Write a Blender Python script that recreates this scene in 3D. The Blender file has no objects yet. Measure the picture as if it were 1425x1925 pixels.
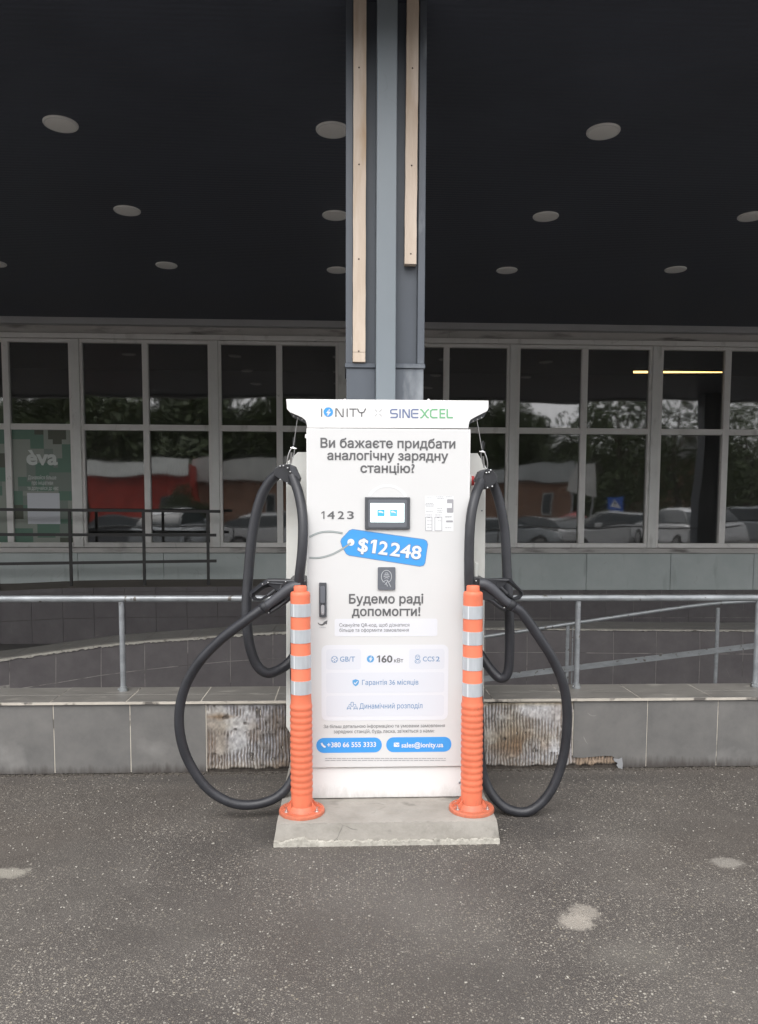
import bpy, bmesh, math, random
import numpy as np
from mathutils import Vector, Matrix
random.seed(7); rng = np.random.RandomState(7)
C = bpy.context.scene.collection
scene = bpy.context.scene

# ------------------------------------------------------------------ camera
F = 1440.0; CX, CY = 712.5, 1060.0; CAM_H = 1.44
YAW, PITCH, ROLL = math.radians(2.49), math.radians(4.5), math.radians(0.22)
fw = Vector((math.sin(YAW)*math.cos(PITCH), math.cos(YAW)*math.cos(PITCH), -math.sin(PITCH)))
r0 = Vector((math.cos(YAW), -math.sin(YAW), 0)); u0 = r0.cross(fw)
rt = math.cos(ROLL)*r0 + math.sin(ROLL)*u0; up = -math.sin(ROLL)*r0 + math.cos(ROLL)*u0
cam_d = bpy.data.cameras.new('camera'); cam = bpy.data.objects.new('camera', cam_d); C.objects.link(cam)
cam.matrix_world = Matrix(((rt.x, up.x, -fw.x, 0), (rt.y, up.y, -fw.y, 0), (rt.z, up.z, -fw.z, CAM_H), (0, 0, 0, 1)))
cam_d.sensor_fit = 'VERTICAL'; cam_d.sensor_height = 24; cam_d.lens = F/1925*24
cam_d.shift_y = (CY-962.5)/1925; cam_d.clip_start = 0.05; cam_d.clip_end = 1500
scene.camera = cam

# ------------------------------------------------------------------ sky and sun
SUN_EL, SUN_AZ = math.radians(52), math.radians(195)      # azimuth clockwise from +Y: behind the camera
w = bpy.data.worlds.new('World'); scene.world = w; w.use_nodes = True
nt = w.node_tree; nt.nodes.clear()
sky = nt.nodes.new('ShaderNodeTexSky'); sky.sky_type = 'NISHITA'; sky.sun_disc = False
sky.sun_elevation = SUN_EL; sky.sun_rotation = SUN_AZ; sky.dust_density = 6; sky.air_density = 1.0
hs = nt.nodes.new('ShaderNodeHueSaturation'); hs.inputs['Saturation'].default_value = 0.12
mx = nt.nodes.new('ShaderNodeMix'); mx.data_type = 'RGBA'; mx.inputs[0].default_value = 0.55
mx.inputs[7].default_value = (11.0, 11.0, 11.2, 1)         # even cloud layer
bg = nt.nodes.new('ShaderNodeBackground'); bg.inputs['Strength'].default_value = 0.15
wo = nt.nodes.new('ShaderNodeOutputWorld')
nt.links.new(sky.outputs[0], hs.inputs['Color']); nt.links.new(hs.outputs[0], mx.inputs[6])
nt.links.new(mx.outputs[2], bg.inputs['Color']); nt.links.new(bg.outputs[0], wo.inputs['Surface'])
sd = bpy.data.lights.new('sun', 'SUN'); sd.energy = 0.5; sd.angle = math.radians(35); sd.color = (1, .965, .92)
so = bpy.data.objects.new('sun', sd); C.objects.link(so)
dirv = Vector((math.sin(SUN_AZ)*math.cos(SUN_EL), math.cos(SUN_AZ)*math.cos(SUN_EL), math.sin(SUN_EL)))
so.rotation_euler = dirv.to_track_quat('Z', 'Y').to_euler()
vs = scene.view_settings; vs.view_transform = 'Standard'; vs.look = 'None'; vs.gamma = 1; vs.exposure = 0.78
vs.use_curve_mapping = False
scene.cycles.max_bounces = 8; scene.cycles.diffuse_bounces = 4; scene.cycles.glossy_bounces = 4
scene.cycles.transparent_max_bounces = 12

# ------------------------------------------------------------------ helpers
def ray(px, py):
    return fw + rt*((px-CX)/F) + up*((CY-py)/F)
def at(px, py, Y):
    d = ray(px, py); t = Y/d.y
    return Vector((0, 0, CAM_H)) + d*t
def atz(px, py, z):
    d = ray(px, py); t = (z-CAM_H)/d.z
    return Vector((0, 0, CAM_H)) + d*t
GY = 10.70                                                 # shop front plane
def refl(px, py, V):                                       # place seen mirrored in the shop glass
    p = at(px, py, V); return Vector((p.x, 2*GY-V, p.z))

def link(name, me, parent=None):
    o = bpy.data.objects.new(name, me); C.objects.link(o)
    if parent is not None: o.parent = parent
    return o
def obj(name, bm, mat, parent=None, smooth=False):
    me = bpy.data.meshes.new(name); bmesh.ops.recalc_face_normals(bm, faces=bm.faces)
    bm.to_mesh(me); bm.free()
    if smooth:
        for p in me.polygons: p.use_smooth = True
        if hasattr(me, 'set_sharp_from_angle'): me.set_sharp_from_angle(angle=math.radians(38))
    for m in (mat if isinstance(mat, (list, tuple)) else [mat]): me.materials.append(m)
    return link(name, me, parent)
def tag(o, label, cat, group=None):
    o['label'] = label; o['category'] = cat
    if group: o['group'] = group
    return o
def thing(name, label, cat, group=None, loc=(0, 0, 0)):
    o = bpy.data.objects.new(name, None); C.objects.link(o); o.location = loc; o.empty_display_size = .1
    return tag(o, label, cat, group)
def keep(o, base):                                         # move an Empty to base while its children stay
    base = Vector(base); o.location = base
    for c in o.children: c.matrix_parent_inverse = Matrix.Translation(-base)
    return o
def struct(o): o['kind'] = 'structure'; return o
def NB(): return bmesh.new()
def box(bm, x0, x1, y0, y1, z0, z1, bev=0, seg=1, mi=0):
    vs_ = [bm.verts.new(v) for v in ((x0,y0,z0),(x1,y0,z0),(x1,y1,z0),(x0,y1,z0),(x0,y0,z1),(x1,y0,z1),(x1,y1,z1),(x0,y1,z1))]
    fs = [bm.faces.new([vs_[i] for i in f]) for f in ((3,2,1,0),(4,5,6,7),(0,1,5,4),(1,2,6,5),(2,3,7,6),(3,0,4,7))]
    for f in fs: f.material_index = mi
    if bev:
        es = list({e for f in fs for e in f.edges})
        bmesh.ops.bevel(bm, geom=es, offset=bev, segments=seg, affect='EDGES', profile=.5)
    return bm
def prism(bm, pts, y0, y1, bev=0, mi=0, dy=None):          # outline in XZ, extruded along Y
    a = [bm.verts.new((p[0], y0 + (dy[i] if dy else 0), p[1])) for i, p in enumerate(pts)]
    b = [bm.verts.new((p[0], y1 + (dy[i] if dy else 0), p[1])) for i, p in enumerate(pts)]
    fs = [bm.faces.new(a), bm.faces.new(b[::-1])]
    n = len(pts)
    for i in range(n): fs.append(bm.faces.new((a[i], b[i], b[(i+1)%n], a[(i+1)%n])))
    for f in fs: f.material_index = mi
    if bev:
        bmesh.ops.bevel(bm, geom=list(fs[0].edges)+list(fs[1].edges), offset=bev, segments=2, affect='EDGES', profile=.5)
    return bm
def catmull(P, n=8, closed=False):
    P = [Vector(p) for p in P]; out = []
    N = len(P)
    rngi = range(N if closed else N-1)
    for i in rngi:
        if closed: p0, p1, p2, p3 = P[(i-1)%N], P[i], P[(i+1)%N], P[(i+2)%N]
        else:
            p1, p2 = P[i], P[i+1]
            p0 = P[i-1] if i > 0 else p1*2-p2
            p3 = P[i+2] if i+2 < N else p2*2-p1
        for k in range(n):
            t = k/n
            out.append(.5*((2*p1)+(p2-p0)*t+(2*p0-5*p1+4*p2-p3)*t*t+(3*p1-p0-3*p2+p3)*t**3))
    if not closed: out.append(P[-1])
    return out
def tube(bm, P, r, seg=12, closed=False, flat=1.0, cap=True, mi=0):
    N = len(P); rings = []
    rs = r if isinstance(r, (list, tuple)) else [r]*N
    prev = None
    for i, p in enumerate(P):
        if closed: t = (P[(i+1)%N]-P[(i-1)%N]).normalized()
        else: t = (P[min(i+1, N-1)]-P[max(i-1, 0)]).normalized()
        ref = Vector((0, 1, 0)) if abs(t.y) < .95 else Vector((1, 0, 0))
        a = (ref - t*ref.dot(t)).normalized()
        if prev is not None:
            a2 = (prev - t*prev.dot(t))
            if a2.length > 1e-4: a = a2.normalized()
        prev = a; b = t.cross(a)
        rings.append([bm.verts.new(p + a*(math.cos(2*math.pi*k/seg)*rs[i]*flat) + b*(math.sin(2*math.pi*k/seg)*rs[i])) for k in range(seg)])
    for i in range(N if closed else N-1):
        A, B = rings[i], rings[(i+1)%N]
        for k in range(seg):
            bm.faces.new((A[k], A[(k+1)%seg], B[(k+1)%seg], B[k])).material_index = mi
    if cap and not closed:
        bm.faces.new(rings[0]).material_index = mi; bm.faces.new(rings[-1][::-1]).material_index = mi
    return bm
def bar(bm, a, b, r, seg=12, mi=0): return tube(bm, [Vector(a), Vector(b)], r, seg, mi=mi)
def lathe(bm, prof, c, seg=32, lean=(0, 0), mi=0):
    rings = []
    h0 = prof[0][1]
    for r, z in prof:
        cx = c[0]+lean[0]*(z-h0); cy = c[1]+lean[1]*(z-h0)
        rings.append([bm.verts.new((cx+r*math.cos(2*math.pi*k/seg), cy+r*math.sin(2*math.pi*k/seg), c[2]+z)) for k in range(seg)])
    for A, B in zip(rings, rings[1:]):
        for k in range(seg): bm.faces.new((A[k], A[(k+1)%seg], B[(k+1)%seg], B[k])).material_index = mi
    bm.faces.new(rings[0][::-1]).material_index = mi; bm.faces.new(rings[-1]).material_index = mi
    return bm
def ball(bm, c, r, s=8, mi=0):
    res = bmesh.ops.create_uvsphere(bm, u_segments=s, v_segments=max(4, s//2), radius=r, matrix=Matrix.Translation(c))
    for v in res['verts']:
        for f in v.link_faces: f.material_index = mi
def quad(bm, pts, mi=0):
    f = bm.faces.new([bm.verts.new(p) for p in pts]); f.material_index = mi; return f
def noise2(w_, h_, fx, fy, seed):                           # smooth value noise on a grid
    r = np.random.RandomState(seed); g = r.rand(int(fy)+3, int(fx)+3)
    x = np.linspace(0, fx, w_); y = np.linspace(0, fy, h_)
    xi = x.astype(int); yi = y.astype(int); xf = x-xi; yf = y-yi
    xf = xf*xf*(3-2*xf); yf = yf*yf*(3-2*yf)
    a = g[np.ix_(yi, xi)]; b = g[np.ix_(yi, xi+1)]; c = g[np.ix_(yi+1, xi)]; d = g[np.ix_(yi+1, xi+1)]
    top = a+(b-a)*xf[None, :]; bot = c+(d-c)*xf[None, :]
    return top+(bot-top)*yf[:, None]

# ------------------------------------------------------------------ materials
def mat(name, col, rough=.6, metal=0, spec=.5, var=0., vscale=6., bump=0., bscale=60., col2=None, stretch=(1, 1, 1), coat=0, emit=None, dirt=None):
    m = bpy.data.materials.new(name); m.use_nodes = True; n = m.node_tree; b = n.nodes['Principled BSDF']
    b.inputs['Base Color'].default_value = (*col, 1); b.inputs['Roughness'].default_value = rough
    b.inputs['Metallic'].default_value = metal; b.inputs['Specular IOR Level'].default_value = spec
    b.inputs['Coat Weight'].default_value = coat
    tc = n.nodes.new('ShaderNodeTexCoord'); mp = n.nodes.new('ShaderNodeMapping'); mp.inputs['Scale'].default_value = stretch
    geo = n.nodes.new('ShaderNodeNewGeometry')
    n.links.new(geo.outputs['Position'], mp.inputs[0])
    if var or col2:
        ns = n.nodes.new('ShaderNodeTexNoise'); ns.inputs['Scale'].default_value = vscale; ns.inputs['Detail'].default_value = 6
        ns.inputs['Roughness'].default_value = .65
        n.links.new(mp.outputs[0], ns.inputs['Vector'])
        cr = n.nodes.new('ShaderNodeValToRGB'); cr.color_ramp.elements[0].position = .32; cr.color_ramp.elements[1].position = .68
        c2 = col2 or tuple(min(1, c*(1+var)) for c in col); c1 = col if col2 else tuple(c*(1-var) for c in col)
        cr.color_ramp.elements[0].color = (*c1, 1); cr.color_ramp.elements[1].color = (*c2, 1)
        n.links.new(ns.outputs['Fac'], cr.inputs[0])
        last = cr.outputs[0]
        if dirt:                                            # (colour, scale, lower, upper, stretch)
            mp2 = n.nodes.new('ShaderNodeMapping'); mp2.inputs['Scale'].default_value = dirt[4]
            n.links.new(geo.outputs['Position'], mp2.inputs[0])
            n2 = n.nodes.new('ShaderNodeTexNoise'); n2.inputs['Scale'].default_value = dirt[1]; n2.inputs['Detail'].default_value = 8
            n.links.new(mp2.outputs[0], n2.inputs['Vector'])
            r2 = n.nodes.new('ShaderNodeMapRange'); r2.inputs[1].default_value = dirt[2]; r2.inputs[2].default_value = dirt[3]
            n.links.new(n2.outputs['Fac'], r2.inputs[0])
            mm = n.nodes.new('ShaderNodeMix'); mm.data_type = 'RGBA'; mm.inputs[7].default_value = (*dirt[0], 1)
            n.links.new(r2.outputs[0], mm.inputs[0]); n.links.new(last, mm.inputs[6]); last = mm.outputs[2]
        n.links.new(last, b.inputs['Base Color'])
        rr = n.nodes.new('ShaderNodeMapRange'); rr.inputs[3].default_value = max(.02, rough-.08); rr.inputs[4].default_value = min(1, rough+.08)
        n.links.new(ns.outputs['Fac'], rr.inputs[0]); n.links.new(rr.outputs[0], b.inputs['Roughness'])
    if bump:
        nb = n.nodes.new('ShaderNodeTexNoise'); nb.inputs['Scale'].default_value = bscale; nb.inputs['Detail'].default_value = 5
        n.links.new(mp.outputs[0], nb.inputs['Vector'])
        bp = n.nodes.new('ShaderNodeBump'); bp.inputs['Strength'].default_value = bump; bp.inputs['Distance'].default_value = .004
        n.links.new(nb.outputs['Fac'], bp.inputs['Height']); n.links.new(bp.outputs[0], b.inputs['Normal'])
    if emit:
        b.inputs['Emission Color'].default_value = (*emit[0], 1); b.inputs['Emission Strength'].default_value = emit[1]
    return m
M = {}
M['white'] = mat('white_powder_coat', (.74, .74, .735), .38, var=.02, vscale=3)
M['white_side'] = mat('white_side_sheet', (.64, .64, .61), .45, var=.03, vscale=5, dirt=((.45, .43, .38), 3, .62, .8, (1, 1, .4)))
M['poster'] = mat('poster_film', (.64, .64, .64), .35, var=.015, vscale=2)
M['panel_print'] = mat('lilac_print', (.685, .695, .735), .35)
M['panel_print2'] = mat('pale_lilac_print', (.64, .655, .705), .35)
M['bright_print'] = mat('bright_print', (.72, .73, .74), .35)
M['ink'] = mat('grey_ink', (.12, .12, .125), .45)
M['ink_light'] = mat('light_grey_ink', (.33, .33, .35), .45)
M['blue_ink'] = mat('blue_ink', (.10, .33, .62), .4)
M['blue'] = mat('bright_blue_print', (.062, .315, .74), .35)
M['steel_blue'] = mat('steel_blue_ink', (.13, .25, .44), .4)
M['green'] = mat('green_ink', (.10, .50, .20), .4)
M['cord_print'] = mat('cord_grey_print', (.36, .40, .40), .4)
M['cord_dark'] = mat('cord_shade_print', (.22, .25, .25), .4)
M['pure_white'] = mat('white_print', (.74, .74, .74), .35)
M['black_plastic'] = mat('black_plastic', (.028, .029, .033), .42, var=.15, vscale=20)
M['cable'] = mat('cable_rubber', (.025, .026, .031), .45, var=.25, vscale=9, bump=.15, bscale=150)
M['gun'] = mat('connector_plastic', (.026, .027, .031), .38, var=.2, vscale=15)
M['gunlight'] = mat('connector_grip_rubber', (.05, .052, .06), .5)
M['bezel'] = mat('dark_grey_bezel', (.075, .08, .09), .4)
M['reader'] = mat('grey_reader', (.13, .14, .16), .4)
M['chrome'] = mat('galvanised_bolt', (.6, .6, .6), .3, metal=1)
M['orange'] = mat('orange_plastic', (.68, .168, .086), .5, var=.06, vscale=8, bump=.05, bscale=80, dirt=((.42, .10, .05), 5, .58, .82, (1, 1, .5)))
M['reflective'] = mat('silver_reflective_sheet', (.50, .53, .56), .32, metal=.25, var=.08, vscale=40, stretch=(1, 1, .15))
M['reflective_edge'] = mat('silver_sheet_edge', (.72, .74, .76), .3)
M['concrete'] = mat('pad_concrete', (.24, .224, .198), .85, col2=(.33, .31, .28), vscale=7, bump=.5, bscale=90, dirt=((.15, .14, .125), 5, .60, .70, (1, 1.6, 1)))
M['mortar_strip'] = mat('pale_mortar', (.30, .285, .25), .9, col2=(.47, .45, .40), vscale=25, bump=.9, bscale=90, dirt=((.16, .15, .13), 14, .60, .68, (1, 1, 1)))
M['tile'] = mat('grey_stone_tile', (.118, .116, .113), .52, col2=(.165, .160, .153), vscale=5, bump=.08, bscale=120, dirt=((.24, .235, .225), 3.2, .62, .80, (1, 1, 1)))
M['tile_dark'] = mat('dark_stone_tile', (.094, .085, .088), .50, col2=(.128, .117, .119), vscale=5, bump=.06, bscale=120)
M['tile_top'] = mat('coping_tile', (.135, .128, .118), .42, col2=(.19, .18, .165), vscale=6, bump=.1, bscale=120, stretch=(1, 2, 1), dirt=((.27, .255, .23), 7, .60, .72, (1, 2.5, 1)))
M['grout'] = mat('cream_grout', (.40, .37, .32), .9, col2=(.52, .48, .42), vscale=12, dirt=((.12, .11, .10), 9, .54, .62, (1, 1, 1)))
M['grout_dark'] = mat('dark_grout', (.20, .19, .18), .9, col2=(.40, .38, .35), vscale=4, dirt=((.08, .075, .07), 6, .50, .62, (1, 1, 1)))
M['steel'] = mat('painted_grey_pipe', (.27, .285, .295), .38, metal=.35, var=.2, vscale=16, stretch=(.4, 1, 1), bump=.2, bscale=70, dirt=((.13, .12, .11), 22, .61, .66, (1, 1, 1)))
M['steel_front'] = mat('front_grey_pipe', (.26, .275, .29), .36, metal=.3, var=.22, vscale=18, stretch=(.5, 1, 1), bump=.25, bscale=70, dirt=((.10, .09, .08), 20, .63, .67, (1, 1, .6)))
M['black_iron'] = mat('black_iron', (.035, .034, .033), .5, var=.2)
M['frame'] = mat('window_frame_paint', (.70, .685, .66), .5, col2=(.78, .77, .745), vscale=3, bump=.05, bscale=40, dirt=((.42, .41, .38), 6, .60, .78, (1, 1, .35)))
M['post'] = mat('facade_post_paint', (.66, .66, .635), .55, col2=(.74, .74, .715), vscale=3, dirt=((.40, .39, .36), 6, .60, .78, (1, 1, .3)))
M['lintel'] = mat('lintel_paint', (.42, .41, .39), .6, col2=(.52, .50, .48), vscale=3, stretch=(.4, 1, 1), dirt=((.16, .15, .14), 5, .56, .72, (.4, 1, 2)))
M['fascia'] = mat('fascia_sheet', (.38, .385, .39), .6, col2=(.44, .44, .45), vscale=2)
M['panel'] = mat('green_grey_panel', (.40, .445, .435), .5, col2=(.46, .50, .49), vscale=2.5, bump=.04, bscale=30, dirt=((.30, .33, .32), 6, .60, .78, (1, 1, .25)))
M['interior'] = mat('dark_interior', (.06, .06, .062), .9)
M['pillar'] = mat('slate_blue_pillar_paint', (.070, .081, .099), .45, col2=(.090, .103, .122), vscale=2.2, bump=.04, bscale=30, stretch=(1, 1, .5), dirt=((.26, .28, .30), 6, .63, .78, (1, 1, .35)))
M['pillar_light'] = mat('light_grey_pillar_strip', (.165, .192, .214), .42, col2=(.188, .215, .236), vscale=2, stretch=(1, 1, .4))
M['pillar_dark'] = mat('dark_slate_pillar_web', (.060, .070, .086), .5, col2=(.080, .092, .110), vscale=2, stretch=(1, 1, .4))
M['wood'] = mat('raw_batten_wood', (.475, .38, .295), .75, col2=(.585, .495, .415), vscale=5, bump=.25, bscale=50, stretch=(4, 4, .5), dirt=((.36, .24, .14), 4, .56, .74, (2, 2, .35)))
M['screw'] = mat('rusty_screw', (.06, .04, .03), .6)
M['lampglass'] = mat('unlit_lamp_glass', (.85, .83, .80), .35)
M['lamprim'] = mat('lamp_rim', (.75, .74, .72), .4)
M['clear_red'] = mat('red_button', (.55, .05, .05), .35)
M['clear_shell'] = mat('button_guard', (.65, .62, .60), .25)
M['display'] = mat('lit_display', (.8, .9, .9), .3, emit=((.80, 1.0, .98), .75))
M['display_icon'] = mat('display_icon_blue', (.06, .33, .70), .3, emit=((.05, .30, .62), .4))
M['display_icon2'] = mat('display_icon_teal', (.10, .35, .50), .3, emit=((.10, .35, .50), .4))
M['striplamp'] = mat('warm_tube', (1, .8, .4), .5, emit=((1.0, .62, .20), 4.5))
M['foliage'] = mat('foliage', (.040, .060, .022), .7, col2=(.085, .115, .045), vscale=1.2)
M['bark'] = mat('bark', (.07, .055, .045), .9, var=.3)
M['awning'] = mat('grey_white_awning', (.45, .46, .44), .7, var=.15, vscale=1)
M['red_wall'] = mat('red_kiosk_wall', (.36, .035, .022), .6, var=.35, vscale=.8)
M['brown_wall'] = mat('brown_brick_house', (.22, .13, .09), .9, var=.25, vscale=1)
M['grey_house'] = mat('grey_render', (.36, .38, .38), .9, var=.15, vscale=.6)
M['roofm'] = mat('roof_sheet', (.24, .24, .24), .8)
M['rubber'] = mat('tyre_rubber', (.02, .02, .02), .7)
M['rim'] = mat('wheel_rim', (.5, .5, .5), .3, metal=.8)
M['carglass'] = mat('car_glass', (.03, .04, .045), .08)
M['headlight'] = mat('headlight_glass', (.8, .8, .8), .1)
CARP = {k: mat('car_paint_'+k, c, .25, metal=.2, coat=.6) for k, c in dict(white=(.72, .73, .74), silver=(.42, .45, .47), dark=(.03, .033, .04), red=(.45, .02, .02), black=(.02, .02, .024)).items()}
M['sign_blue'] = mat('sign_blue', (.02, .10, .42), .4)
M['camo_a'] = mat('camo_grey_green', (.27, .30, .26), .4)
M['camo_b'] = mat('camo_green', (.10, .19, .14), .4)
M['camo_c'] = mat('camo_brown', (.075, .085, .06), .4)
M['camo_d'] = mat('camo_mid', (.18, .22, .19), .4)
M['stk'] = mat('sticker_white', (.55, .57, .60), .4)
M['card'] = mat('poster_card', (.60, .62, .66), .4)
M['head_blue'] = mat('slate_blue_logo', (.16, .20, .34), .4)
M['head_green'] = mat('soft_green_logo', (.17, .44, .23), .4)
M['chip'] = mat('grey_flake', (.25, .255, .265), .7)
M['stk_text'] = mat('sticker_pale_text', (.62, .66, .63), .4)

def ceiling_mat():
    m = mat('black_soffit_sheet', (.058, .065, .086), .5, var=.15, vscale=1.2)
    n = m.node_tree; b = n.nodes['Principled BSDF']
    g = n.nodes.new('ShaderNodeNewGeometry'); wv = n.nodes.new('ShaderNodeTexWave'); wv.bands_direction = 'Y'
    wv.inputs['Scale'].default_value = 7.0; wv.inputs['Distortion'].default_value = .15
    n.links.new(g.outputs['Position'], wv.inputs['Vector'])
    bp = n.nodes.new('ShaderNodeBump'); bp.inputs['Strength'].default_value = .35; bp.inputs['Distance'].default_value = .004
    n.links.new(wv.outputs['Fac'], bp.inputs['Height']); n.links.new(bp.outputs[0], b.inputs['Normal'])
    return m
M['ceiling'] = ceiling_mat()
def glass_mat():
    m = bpy.data.materials.new('shop_glass'); m.use_nodes = True; n = m.node_tree; n.nodes.clear()
    out = n.nodes.new('ShaderNodeOutputMaterial'); mix = n.nodes.new('ShaderNodeMixShader')
    tr = n.nodes.new('ShaderNodeBsdfTransparent'); tr.inputs[0].default_value = (.55, .57, .56, 1)
    gl = n.nodes.new('ShaderNodeBsdfGlossy'); gl.inputs['Roughness'].default_value = .028; gl.inputs['Color'].default_value = (1, 1, 1, 1)
    fr = n.nodes.new('ShaderNodeFresnel'); fr.inputs['IOR'].default_value = 2.45
    g = n.nodes.new('ShaderNodeNewGeometry'); oi = n.nodes.new('ShaderNodeObjectInfo')
    add = n.nodes.new('ShaderNodeVectorMath'); add.operation = 'ADD'
    n.links.new(g.outputs['Position'], add.inputs[0])
    sc = n.nodes.new('ShaderNodeVectorMath'); sc.operation = 'SCALE'; sc.inputs[0].default_value = (37, 3, 11)
    n.links.new(oi.outputs['Random'], sc.inputs['Scale']); n.links.new(sc.outputs[0], add.inputs[1])
    ns = n.nodes.new('ShaderNodeTexNoise'); ns.inputs['Scale'].default_value = 1.25; ns.inputs['Detail'].default_value = 1.2
    n.links.new(add.outputs[0], ns.inputs['Vector'])
    bp = n.nodes.new('ShaderNodeBump'); bp.inputs['Strength'].default_value = 1.0; bp.inputs['Distance'].default_value = .0035
    n.links.new(ns.outputs['Fac'], bp.inputs['Height'])
    n.links.new(bp.outputs[0], gl.inputs['Normal'])
    n.links.new(fr.outputs[0], mix.inputs[0]); n.links.new(tr.outputs[0], mix.inputs[1]); n.links.new(gl.outputs[0], mix.inputs[2])
    # faint dust film
    df = n.nodes.new('ShaderNodeBsdfDiffuse'); df.inputs[0].default_value = (.5, .5, .47, 1)
    m2 = n.nodes.new('ShaderNodeMixShader'); n3 = n.nodes.new('ShaderNodeTexNoise'); n3.inputs['Scale'].default_value = 4; n3.inputs['Detail'].default_value = 6
    mp = n.nodes.new('ShaderNodeMapping'); mp.inputs['Scale'].default_value = (3, 1, .35)
    n.links.new(g.outputs['Position'], mp.inputs[0]); n.links.new(mp.outputs[0], n3.inputs['Vector'])
    mr = n.nodes.new('ShaderNodeMapRange'); mr.inputs[1].default_value = .4; mr.inputs[2].default_value = .8; mr.inputs[3].default_value = .03; mr.inputs[4].default_value = .09
    n.links.new(n3.outputs['Fac'], mr.inputs[0]); n.links.new(mr.outputs[0], m2.inputs[0])
    n.links.new(mix.outputs[0], m2.inputs[1]); n.links.new(df.outputs[0], m2.inputs[2])
    n.links.new(m2.outputs[0], out.inputs[0])
    return m
M['glass'] = glass_mat()
def asphalt_mat():
    m = bpy.data.materials.new('worn_asphalt'); m.use_nodes = True; n = m.node_tree; L = n.links.new
    b = n.nodes['Principled BSDF']; b.inputs['Specular IOR Level'].default_value = .35
    g = n.nodes.new('ShaderNodeNewGeometry')
    def noise(s, d=5, r=.6, vec=None):
        x = n.nodes.new('ShaderNodeTexNoise'); x.inputs['Scale'].default_value = s; x.inputs['Detail'].default_value = d; x.inputs['Roughness'].default_value = r
        L(vec or g.outputs['Position'], x.inputs['Vector']); return x
    def rngn(src, a, b_, c=0, d=1):
        x = n.nodes.new('ShaderNodeMapRange'); x.inputs[1].default_value = a; x.inputs[2].default_value = b_; x.inputs[3].default_value = c; x.inputs[4].default_value = d
        L(src, x.inputs[0]); return x.outputs[0]
    def math_(op, a, b_):
        x = n.nodes.new('ShaderNodeMath'); x.operation = op
        for i, v in enumerate((a, b_)):
            if isinstance(v, (int, float)): x.inputs[i].default_value = v
            else: L(v, x.inputs[i])
        return x.outputs[0]
    def mix(f, a, b_):
        x = n.nodes.new('ShaderNodeMix'); x.data_type = 'RGBA'
        if isinstance(f, (int, float)): x.inputs[0].default_value = f
        else: L(f, x.inputs[0])
        for i, v in ((6, a), (7, b_)):
            if isinstance(v, tuple): x.inputs[i].default_value = (*v, 1)
            else: L(v, x.inputs[i])
        return x.outputs[2]
    warp = noise(60, 2); wadd = n.nodes.new('ShaderNodeVectorMath'); wadd.operation = 'MULTIPLY_ADD'
    L(warp.outputs['Color'], wadd.inputs[0]); wadd.inputs[1].default_value = (.008, .008, .008); L(g.outputs['Position'], wadd.inputs[2])
    def voro(s):
        v = n.nodes.new('ShaderNodeTexVoronoi'); v.inputs['Scale'].default_value = s; L(wadd.outputs[0], v.inputs['Vector'])
        sp = n.nodes.new('ShaderNodeSeparateColor'); L(v.outputs['Color'], sp.inputs[0]); return v, sp
    v1, s1 = voro(190); v2, s2 = voro(118); v3, s3 = voro(80)
    base = mix(rngn(noise(1.1).outputs['Fac'], .38, .62), (.094, .083, .074), (.140, .126, .112))
    base = mix(rngn(noise(260, 2).outputs['Fac'], .35, .65), base, (.052, .048, .046))
    # stones of three sizes; only some cells carry a pale stone
    st1 = math_('MULTIPLY', rngn(s1.outputs[0], .52, .56), rngn(v1.outputs['Distance'], .42, .30))
    st2 = math_('MULTIPLY', rngn(s2.outputs[0], .58, .61), rngn(v2.outputs['Distance'], .40, .30))
    st3 = math_('MULTIPLY', rngn(s3.outputs[0], .84, .86), rngn(v3.outputs['Distance'], .36, .28))
    dens = rngn(noise(1.7, 4).outputs['Fac'], .33, .62, .25, 1.0)
    c1 = mix(s1.outputs[1], (.15, .135, .115), (.28, .255, .22))
    c2 = mix(s2.outputs[1], (.17, .15, .125), (.31, .285, .25))
    c3 = mix(s3.outputs[1], (.22, .19, .14), (.40, .375, .33))
    col = mix(math_('MULTIPLY', st1, dens), base, c1)
    col = mix(math_('MULTIPLY', st2, dens), col, c2)
    col = mix(math_('MULTIPLY', st3, dens), col, c3)
    dust = rngn(noise(2.3, 6).outputs['Fac'], .50, .72, 0, .35)
    col = mix(dust, col, (.145, .132, .118))
    col = mix(rngn(noise(.75, 3, .5).outputs['Fac'], .48, .66, 0, .45), col, (.078, .064, .054))
    sep = n.nodes.new('ShaderNodeSeparateXYZ'); L(g.outputs['Position'], sep.inputs[0])
    # pale mineral stains and damp dark ones, each where it lies on the ground
    edge = noise(8, 7, .75); edge2 = noise(55, 5, .75)
    def blob(px, py, rx, ry, colr, amt, hard=.5):
        nonlocal col
        p = atz(px, py, 0)
        ax = math_('DIVIDE', math_('SUBTRACT', sep.outputs[0], p.x), rx); ay = math_('DIVIDE', math_('SUBTRACT', sep.outputs[1], p.y), ry)
        d = math_('SQRT', math_('ADD', math_('MULTIPLY', ax, ax), math_('MULTIPLY', ay, ay)), 0)
        d = math_('ADD', d, math_('MULTIPLY', math_('SUBTRACT', edge.outputs['Fac'], .5), 1.6))
        d = math_('ADD', d, math_('MULTIPLY', math_('SUBTRACT', edge2.outputs['Fac'], .5), 1.5))
        col = mix(rngn(d, 1.0, 1.0-hard, 0, amt), col, colr)
    blob(1080, 1732, .075, .060, (.34, .31, .27), .75, .45); blob(1100, 1716, .060, .070, (.34, .31, .27), .6, .45)
    blob(1365, 1622, .07, .05, (.30, .28, .25), .6, .5)
    blob(14, 1641, .10, .05, (.31, .29, .25), .75, .4)
    blob(700, 1700, .8, .25, (.135, .122, .11), .30, .95)
    blob(300, 1760, .35, .12, (.060, .054, .049), .35, .95)
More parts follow.
